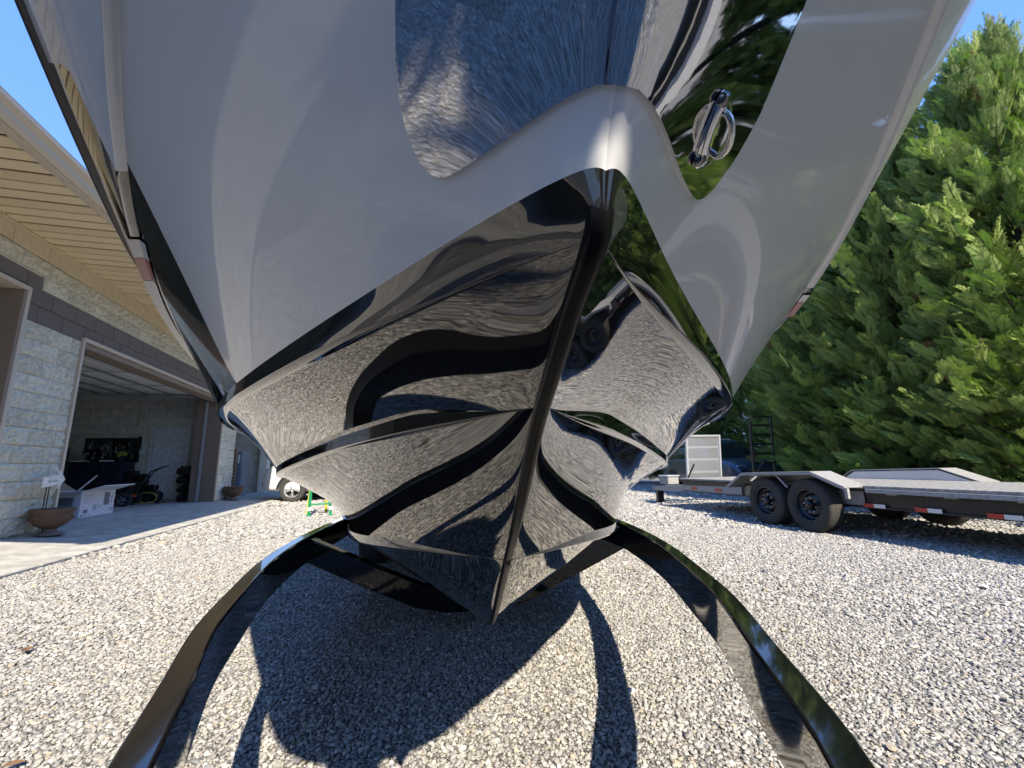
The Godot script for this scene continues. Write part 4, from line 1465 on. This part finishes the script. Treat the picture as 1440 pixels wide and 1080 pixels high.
func make_trees():
	var fr := [frond_mesh(1), frond_mesh(2), frond_mesh(3)]
	# [along the trailer, away from it, height, radius]
	var row := [[-5.5, 13.6, 8.6], [-3.4, 13.2, 8.9], [-1.2, 13.5, 8.4], [1.0, 13.8, 9.0], [3.2, 12.9, 8.0], [5.9, 12.8, 8.0], [8.1, 12.6, 8.8], [10.0, 13.4, 8.6], [4.9, 9.6, 8.2], [6.9, 9.7, 8.5], [8.7, 9.8, 8.8], [10.5, 11.2, 8.6], [12.4, 12.6, 8.2], [14.4, 12.8, 8.7], [16.6, 11.2, 8.3], [18.9, 11.0, 8.6], [21.3, 10.4, 8.2]]
	var names := ["evergreen set back beyond the right of the photo, farthest behind the camera", "evergreen set back beside the camera, second of the four outside the frame", "evergreen set back beside the camera, third of the four outside the frame", "evergreen set back just outside the right edge of the photo", "evergreen of the rear row behind the sunlit first tree", "rear row evergreen showing between the first two front trees", "rear row evergreen between the dark ramp and the far fender", "rear row evergreen between the dark ramp and the blue SUV", "sunlit evergreen at the near end of the row, sky above its tip", "tall evergreen behind the far fender of the flatbed trailer", "evergreen standing behind the upright dark ramp", "evergreen just right of the dark blue SUV", "evergreen directly behind the dark blue SUV roof", "evergreen farther behind the SUV, half hidden by the boat", "evergreen behind the boat hull, fourth from the far end", "evergreen behind the hull near the far end of the row", "last evergreen at the far end of the row"]
	for i in row.size():
		var q: Array = row[i]
		var p := haul_frame * Vector3(q[0], 0, q[1])
		make_tree(p, q[2], 1.75, names[i], fr, 300 + i * 7, 1.0)
	# a looser line of shrubs and trees closing the yard at the back
	var far := [[-12.5, 19.5, 4.2, "rounded green tree behind the white car, beside the garage end"], [-9.0, 23.0, 6.0, "taller green tree far behind the white car"], [-5.0, 25.0, 6.5, "far green tree hidden behind the left of the boat"], [-0.5, 26.0, 6.8, "far green tree straight behind the boat"], [3.0, 25.5, 6.4, "far green tree behind the right half of the boat"]]
	far += [[0.1, -10.6, 9.0, "dark evergreen standing behind the camera, nearest the garage side"], [2.0, -10.3, 9.4, "dark evergreen directly behind the camera, second from the garage"], [3.8, -11.0, 9.0, "dark evergreen behind the camera, third from the garage"]]
	for i in far.size():
		var q: Array = far[i]
		make_tree(Vector3(q[0], 0, -q[1]), q[2], 2.2, q[3], fr, 700 + i, 0.8)

# ------------------------------------------------------------------ things in and before the garage
func make_garage_goods():
	planter("clay_planter", "weathered clay bowl planter on a low foot beside the rough pillar's left opening", Vector3(7.78, 0.172, -4.64), 0.86)
	planter("clay_planter", "smaller distant clay bowl planter before the second pillar, beside a white board", Vector3(14.95, 0.172, -4.62), 0.95)
	obj_tag_white_panel()
	arrow_sign()
	print_box()
	workbench()
	green_machine()
	cart()
	compressor()
	clutter()

func planter(called: String, label: String, p: Vector3, k: float):
	var o := thing(called, label, "planter", hall_frame * Transform3D(Basis().scaled(Vector3.ONE * k), p), "clay planters before the garage")
	var b := tool()
	lathe(b, [Vector2(0.0, 0.10), Vector2(0.085, 0.10), Vector2(0.12, 0.115), Vector2(0.19, 0.16), Vector2(0.245, 0.235), Vector2(0.262, 0.29), Vector2(0.25, 0.335), Vector2(0.242, 0.35), Vector2(0.262, 0.36), Vector2(0.272, 0.38), Vector2(0.268, 0.41), Vector2(0.25, 0.42), Vector2(0.225, 0.415), Vector2(0.215, 0.36), Vector2(0.2, 0.24), Vector2(0.0, 0.2)], 40)
	var bowl := obj("bowl", b, M.clay, o)
	for i in 26:
		var a := TAU * i / 26
		var bead := tool()
		box(bead, Vector3(-0.012, 0.366, 0.266), Vector3(0.012, 0.402, 0.279), Transform3D(Basis(Vector3.UP, a), Vector3.ZERO), 0.005)
		obj("bead", bead, M.clay, bowl)
	for i in 4:
		var a := TAU * i / 4 + 0.5
		var sw := tool()
		var pts := []
		for j in 9:
			var f := j / 8.0
			var aa := a + (f - 0.5) * 1.2
			pts.append(Vector3(sin(aa) * 0.262, 0.325 - 0.07 * sin(f * PI), cos(aa) * 0.262))
		tube(sw, pts, 0.013, 7)
		obj("swag", sw, M.clay, bowl)
	var f := tool()
	lathe(f, [Vector2(0.0, 0.0), Vector2(0.195, 0.0), Vector2(0.2, 0.022), Vector2(0.15, 0.035), Vector2(0.10, 0.05), Vector2(0.085, 0.075), Vector2(0.095, 0.098), Vector2(0.0, 0.099)], 36)
	obj("foot", f, M.clay_foot, o)

func obj_tag_white_panel():
	var o := obj("leaning_board", block(Vector3(15.1, 0.19, -4.80), Vector3(15.42, 0.50, -4.76), 0.004), M.white, null, hall_frame)
	tag(o, "small white board leaning at the foot of the second pillar behind a planter", "board")

func arrow_sign():
	var o := thing("arrow_sign", "white wooden arrow sign on two thin wire stakes before the rough pillar", "sign", hall_frame * Transform3D(Basis(Vector3.UP, 0.25), Vector3(7.86, 0.0, -4.72)).scaled_local(Vector3(1.15, 1.0, 1.15)))
	var s := tool()
	prism(s, PackedVector2Array([Vector2(-0.32, 0.83), Vector2(-0.32, 0.97), Vector2(0.07, 0.99), Vector2(0.07, 1.06), Vector2(0.27, 0.93), Vector2(0.07, 0.80), Vector2(0.07, 0.86)]), -0.012, 0.012)
	var bd := obj("board", s, M.white_paint, o)
	# two worn painted words, no longer legible
	var r := RandomNumberGenerator.new()
	r.seed = 5
	var pn := tool()
	for k in 13:
		if k == 5: continue
		var x := -0.24 + k * 0.022
		var h := 0.018 if r.randf() < 0.6 else 0.032
		box(pn, Vector3(x, 0.892 + k * 0.001, 0.0125), Vector3(x + 0.006, 0.892 + k * 0.001 + h, 0.0135))
		box(pn, Vector3(x + 0.006, 0.892 + k * 0.001 + r.randf_range(0.0, 0.014), 0.0125), Vector3(x + 0.016, 0.897 + k * 0.001 + r.randf_range(0.004, 0.014), 0.0135))
	obj("faded_paint", pn, M.blue_grey, bd)
	for x in [-0.22, -0.14]:
		var st := tool()
		tube(st, [Vector3(x, 0.17, 0), Vector3(x, 0.86, 0)], 0.006, 6)
		obj("stake", st, M.rim_black, o)

func print_box():
	var o := thing("cardboard_box", "opened white printed cardboard box with raised flaps on the garage floor", "box", hall_frame * Transform3D(Basis(Vector3.UP, 0.05), Vector3(10.75, 0.192, -6.05)).scaled_local(Vector3(1.15, 1.1, 1.15)))
	# local x along the wall, z outwards; the long printed face looks out at the yard
	obj("side", block(Vector3(-0.5, 0, 0.29), Vector3(0.5, 0.44, 0.3), 0.002), M.card, o)
	obj("side", block(Vector3(-0.5, 0, -0.3), Vector3(0.5, 0.44, -0.29), 0.002), M.card, o)
	obj("side", block(Vector3(-0.5, 0, -0.289), Vector3(-0.49, 0.44, 0.289), 0.002), M.card, o)
	obj("side", block(Vector3(0.49, 0, -0.289), Vector3(0.5, 0.44, 0.289), 0.002), M.card, o)
	obj("bottom", block(Vector3(-0.489, 0.002, -0.289), Vector3(0.489, 0.01, 0.289), 0.0), M.card_in, o)
	var fl := tool()
	box(fl, Vector3(-0.5, 0.0, -0.005), Vector3(0.5, 0.3, 0.005), Transform3D(Basis(Vector3.RIGHT, 1.25), Vector3(0, 0.44, 0.3)))
	obj("flap", fl, M.white, o)
	var f2 := tool()
	box(f2, Vector3(-0.005, 0.0, -0.3), Vector3(0.005, 0.26, 0.3), Transform3D(Basis(Vector3.BACK, 1.9), Vector3(-0.5, 0.44, 0)))
	obj("flap", f2, M.card_in, o)
	var f3 := tool()
	box(f3, Vector3(-0.5, 0.0, -0.005), Vector3(0.5, 0.3, 0.005), Transform3D(Basis(Vector3.RIGHT, -0.9), Vector3(0, 0.44, -0.3)))
	obj("flap", f3, M.card_in, o)
	# flat print: picture panel, blocks of small text, symbols
	var prints := [[0.16, 0.33, 0.17, 0.40, M.ink], [-0.40, -0.28, 0.07, 0.13, M.ink], [-0.45, -0.16, 0.36, 0.375, M.ink_soft], [-0.45, -0.20, 0.32, 0.335, M.ink_soft], [-0.45, -0.12, 0.28, 0.29, M.ink_soft], [-0.45, -0.24, 0.25, 0.26, M.ink_soft], [0.38, 0.44, 0.28, 0.34, M.ink_soft], [0.38, 0.44, 0.20, 0.26, M.ink_soft], [0.36, 0.46, 0.05, 0.12, M.ink_soft], [-0.14, -0.04, 0.10, 0.2, M.ink_soft], [-0.45, -0.40, 0.02, 0.05, M.ink], [-0.36, -0.31, 0.02, 0.05, M.ink_soft], [-0.25, -0.2, 0.02, 0.05, M.ink_soft], [0.0, 0.1, 0.15, 0.17, M.ink_soft]]
	for p in prints:
		obj("print", block(Vector3(p[0], p[2], 0.3005), Vector3(p[1], p[3], 0.302), 0.0), p[4], o)
	for p in [[-0.2, 0.2, 0.06, 0.36, M.blue_grey], [-0.22, -0.1, 0.01, 0.05, M.ink]]:
		obj("print", block(Vector3(-0.502, p[2], p[0]), Vector3(-0.5005, p[3], p[1]), 0.0), p[4], o)

func hall_xf(a: float, y: float, z: float, turn := 0.0) -> Transform3D:
	return hall_frame * Transform3D(Basis(Vector3.UP, turn), Vector3(a, y, z))

func workbench():
	# faces down the room (towards -x here); local z is outwards along the wall
	var o := thing("tool_bench", "dark navy tool bench cabinet with closed doors against the end wall", "workbench", hall_xf(14.95, 0.19, -7.95))
	obj("cabinet", block(Vector3(-0.3, 0.05, -0.62), Vector3(0.3, 1.12, 0.62), 0.01), M.navy, o)
	for k in 3:
		obj("door", block(Vector3(-0.32, 0.1, -0.6 + k * 0.405), Vector3(-0.302, 0.85, -0.6 + k * 0.405 + 0.39), 0.008), M.navy, o)
		obj("drawer", block(Vector3(-0.32, 0.87, -0.6 + k * 0.405), Vector3(-0.302, 1.06, -0.6 + k * 0.405 + 0.39), 0.008), M.navy, o)
	obj("top", block(Vector3(-0.33, 1.121, -0.65), Vector3(0.3, 1.16, 0.65), 0.006), M.navy, o)
	var pb := thing("pegboard", "dark pegboard crowded with hanging hand tools above the navy bench", "pegboard", hall_xf(15.2, 1.36, -7.95))
	obj("board", block(Vector3(-0.012, 0.0, -0.64), Vector3(0.05, 0.68, 0.64), 0.004), M.rim_black, pb)
	obj("side_rack", block(Vector3(-0.06, -0.02, 0.645), Vector3(0.05, 0.72, 0.70), 0.004), M.rim_black, pb)
	var r := RandomNumberGenerator.new()
	r.seed = 12
	var cols := [M.steel, M.wood, M.machine_grey, M.machine_green, M.galv, M.plastic_black]
	for i in 62:
		var z := r.randf_range(-0.58, 0.58)
		var y := r.randf_range(0.12, 0.62)
		var l := r.randf_range(0.06, 0.2)
		var tl := tool()
		var xf := Transform3D(Basis(Vector3.RIGHT, r.randf_range(-0.5, 0.5)), Vector3(-0.03 - 0.01 * (i % 3), y, z))
		box(tl, Vector3(-0.008, -l, -0.01), Vector3(0.008, 0, 0.01), xf, 0.003)
		box(tl, Vector3(-0.011, -l - 0.005, -r.randf_range(0.02, 0.05)), Vector3(0.011, -l + 0.02, 0.03), xf, 0.003)
		obj("hand_tool", tl, cols[r.randi() % cols.size()], pb)
	var items := [["paper_stack", M.white, Vector3(14.72, 1.352, -8.35), Vector3(0.12, 0.03, 0.16), "white stack of papers on the left of the navy bench", "papers"], ["white_tray", M.white, Vector3(14.72, 1.352, -7.75), Vector3(0.10, 0.035, 0.14), "white tray on the middle of the navy bench", "tray"], ["tan_carton", M.card_in, Vector3(14.95, 1.352, -8.5), Vector3(0.1, 0.2, 0.1), "tan carton at the left end of the navy bench", "carton"]]
	for it in items:
		var h: Vector3 = it[3]
		var st := block(Vector3(-h.x, 0, -h.z), Vector3(h.x, h.y, h.z), 0.006)
		tag(obj(it[0], st, it[1], null, hall_xf(it[2].x, it[2].y, it[2].z, 0.2)), it[4], it[5])
	# bright yellow bunch standing on the bench end
	var y := thing("yellow_flowers", "bunch of bright yellow artificial flowers at the right end of the navy bench", "flowers", hall_xf(14.72, 1.352, -7.42))
	var pot := tool()
	lathe(pot, [Vector2(0.03, 0), Vector2(0.05, 0.1), Vector2(0.0, 0.1)], 12)
	obj("pot", pot, M.navy, y)
	for i in 26:
		var d := Vector3(r.randfn(0, 0.6), absf(r.randfn(0.5, 0.5)), r.randfn(0, 0.6)).normalized()
		var p := Vector3(0, 0.16, 0) + d * r.randf_range(0.05, 0.12)
		var pet := tool()
		for k in 5:
			var a := TAU * k / 5
			var b := Basis(d.cross(Vector3.UP).normalized() if absf(d.y) < 0.98 else Vector3.RIGHT, d, Vector3.FORWARD).orthonormalized()
			var q := b * Vector3(cos(a), 0.4, sin(a)) * 0.035
			var q2 := b * Vector3(cos(a + 0.7), 0.4, sin(a + 0.7)) * 0.035
			tri(pet, p, p + q, p + q2)
		obj("flower", pet, M.yellow if i % 3 else M.leaf_yellow, y)

func green_machine():
	var o := thing("sandblast_cabinet", "grey green machine cabinet with a round porthole left of the bench", "machine", hall_xf(14.4, 0.19, -9.1))
	obj("body", block(Vector3(-0.3, 0.82, -0.5), Vector3(0.3, 1.5, 0.5), 0.03), M.machine_green, o)
	obj("lid", block(Vector3(-0.33, 1.505, -0.52), Vector3(0.3, 1.56, 0.52), 0.01), M.machine_grey, o)
	obj("front_panel", block(Vector3(-0.322, 0.98, -0.42), Vector3(-0.302, 1.42, 0.42), 0.01), M.machine_grey, o)
	obj("tray", block(Vector3(-0.45, 0.78, -0.52), Vector3(0.3, 0.815, 0.52), 0.01), M.machine_green, o)
	var ring := tool()
	lathe(ring, [Vector2(0.10, 0.0), Vector2(0.15, 0.0), Vector2(0.16, 0.03), Vector2(0.12, 0.05), Vector2(0.10, 0.03)], 28, Transform3D(Basis(Vector3.BACK, PI / 2), Vector3(-0.323, 1.2, 0.12)))
	obj("porthole", ring, M.galv, o)
	for q in [[-0.4, -0.46], [-0.4, 0.46], [0.26, -0.46], [0.26, 0.46]]:
		var lg := tool()
		box(lg, Vector3(q[0] - 0.02, 0, q[1] - 0.02), Vector3(q[0] + 0.02, 0.779, q[1] + 0.02))
		obj("leg", lg, M.galv, o)
	var sc := tag(obj("folded_cloth", block(Vector3(-0.18, 0, -0.12), Vector3(0.12, 0.07, 0.12), 0.02), M.yellow, null, hall_xf(14.4, 1.755, -9.0, 0.3)), "yellow green cloth folded on top of the machine with the porthole", "cloth")
	var pole := tool()
	tube(pole, [Vector3(0, 0.02, 0), Vector3(0.55, 0.78, 0.42)], 0.018, 8)
	tag(obj("pale_pole", pole, M.white_paint, null, hall_xf(12.6, 0.19, -7.5)), "pale wooden pole leaning beside the opened carton", "pole")

func cart():
	var o := thing("yard_cart", "black poly dump cart with a long raised handle behind the cardboard box", "cart", hall_xf(13.6, 0.19, -6.95, -PI / 2 + 0.15))
	# local x runs outwards here
	var tub := tool()
	var rings := []
	for s in [[0.30, .42, .24], [0.56, .56, .34], [0.58, .60, .37]]:
		var ring := []
		for p in rounded_ring(s[1], s[2], 0.08): ring.append(Vector3(p.x, s[0], -p.y))
		rings.append(ring)
	loft(tub, rings)
	obj("tub", tub, M.plastic_black, o)
	for x in [-0.36, 0.36]:
		for z in [-0.34, 0.34]:
			wheel(o, Transform3D(Basis(Vector3.UP, PI / 2 if z < 0 else -PI / 2), Vector3(x, 0.17, z)), 0.17, 0.09, M.blue_grey, "car")
	var ch := tool()
	box(ch, Vector3(-0.45, 0.22, -0.25), Vector3(0.45, 0.28, 0.25))
	obj("chassis", ch, M.orange, o)
	var hd := tool()
	tube(hd, [Vector3(0.5, 0.3, 0.12), Vector3(0.78, 0.86, 0.12), Vector3(1.0, 0.98, 0.0), Vector3(1.12, 1.0, 0.0)], 0.017, 8)
	tube(hd, [Vector3(0.5, 0.3, -0.12), Vector3(0.78, 0.86, -0.12), Vector3(1.0, 0.98, 0.0)], 0.017, 8)
	obj("handle", hd, M.plastic_black, o)

func compressor():
	var o := thing("air_compressor", "small dark portable air compressor with a yellow hose before the white door", "compressor", hall_xf(14.4, 0.19, -6.45))
	var tk := tool()
	lathe(tk, [Vector2(0.0, -0.26), Vector2(0.1, -0.25), Vector2(0.14, -0.19), Vector2(0.14, 0.19), Vector2(0.1, 0.25), Vector2(0.0, 0.26)], 22, Transform3D(Basis(Vector3.RIGHT, PI / 2), Vector3(0, 0.19, 0)))
	obj("tank", tk, M.plastic_black, o)
	obj("motor", block(Vector3(-0.11, 0.335, -0.18), Vector3(0.11, 0.5, 0.12), 0.03), M.rim_black, o)
	obj("feet", tool_of_boxes([[Vector3(-0.1, 0, -0.18), Vector3(0.1, 0.055, -0.14)], [Vector3(-0.1, 0, 0.14), Vector3(0.1, 0.055, 0.18)]]), M.rubber, o)
	var pts := []
	for i in 50:
		var a := i * 0.36
		pts.append(Vector3(-0.22 + 0.03 * sin(a * 0.7), 0.16 + 0.14 * sin(a), 0.02 + 0.22 * cos(a)))
	for i in 12: pts.append(Vector3(-0.25 - 0.02 * i, 0.02 + 0.02 * (11 - i) / 11.0, 0.2 - 0.03 * i))
	var hs := tool()
	tube(hs, pts, 0.011, 6)
	tag(obj("air_hose", hs, M.hose, null, hall_xf(14.4, 0.19, -6.45)), "coiled yellow air hose hanging over the compressor to the floor", "hose")

func clutter():
	var r := RandomNumberGenerator.new()
	r.seed = 31
	# a pile of black bags in the corner right of the white door
	for k in 4:
		var b := tool()
		var rings := []
		var hh := 0.26
		for s in [[0.0, 0.26], [0.3, 0.32], [0.7, 0.27], [0.95, 0.12], [1.0, 0.05]]:
			var ring := []
			for i in 14:
				var a := TAU * i / 14
				var rr: float = s[1] * r.randf_range(0.82, 1.15)
				ring.append(Vector3(cos(a) * rr, s[0] * hh, sin(a) * rr * 0.8))
			rings.append(ring)
		loft(b, rings, -1)
		var spots := ["on the floor, lowest of the dark pile by the white door", "second from the bottom in the dark pile by the white door", "third up in the dark pile right of the white door", "topmost of the dark pile right of the white door"]
		tag(obj("black_bag", b, M.plastic_black, null, hall_xf(14.75 + 0.03 * k, 0.19 + 0.25 * k, -5.72 - 0.02 * k, k * 0.7)), "crumpled black bag " + spots[k], "bag", "black bags by the door")
	var rag := tool()
	var rg := []
	for s in [[0.0, 0.22], [0.05, 0.2], [0.09, 0.1], [0.1, 0.02]]:
		var ring := []
		for i in 16: ring.append(Vector3(cos(TAU * i / 16) * s[1] * r.randf_range(0.8, 1.2), s[0], sin(TAU * i / 16) * s[1] * r.randf_range(0.8, 1.2)))
		rg.append(ring)
	loft(rag, rg, -1)
	tag(obj("brown_rag", rag, M.clay_foot, null, hall_xf(14.5, 0.19, -6.1)), "crumpled brown rag on the floor at the door's foot", "rag")
	# conduit and outlet box on the end wall
	var cd := thing("wall_conduit", "white electrical conduit running down the end wall to an outlet box", "conduit", hall_xf(15.24, 0, -7.22))
	var pp := tool()
	tube(pp, [Vector3(0, 1.7, 0), Vector3(0, 3.8, 0)], 0.014, 8)
	obj("pipe", pp, M.white, cd)
	obj("outlet_box", block(Vector3(-0.03, 1.56, -0.06), Vector3(0.02, 1.70, 0.10), 0.006), M.white, cd)
	for k in 2:
		var st := block(Vector3(-0.12, 0, -0.1), Vector3(0.12, 0.9 - 0.1 * k, 0.1), 0.01)
		tag(obj("black_case", st, M.rim_black, null, hall_xf(14.95, 0.19, -7.2 + 0.26 * k)), ["tall black case standing right of the navy bench", "shorter black case between the tall one and the white door"][k], "case", "black cases by the bench")
	# the further bay: post, grey cabinet and pale pipe
	tag(obj("wooden_post", block(Vector3(-0.07, 0, -0.05), Vector3(0.07, 1.55, 0.05), 0.006), M.wood, null, hall_xf(16.5, 0.19, -5.15)), "raw wooden post standing in the farther bay", "post")
	var cb := thing("grey_cabinet", "blue grey metal cabinet in the farther bay beside the wooden post", "cabinet", hall_xf(17.3, 0.19, -5.35))
	obj("case", block(Vector3(-0.35, 0, -0.3), Vector3(0.35, 1.5, 0.3), 0.02), M.blue_grey, cb)
	obj("door", block(Vector3(-0.372, 0.05, -0.28), Vector3(-0.352, 1.46, 0.28), 0.01), M.blue_grey, cb)
	obj("handle", block(Vector3(-0.4, 1.1, 0.16), Vector3(-0.373, 1.38, 0.22), 0.006), M.white, cb)
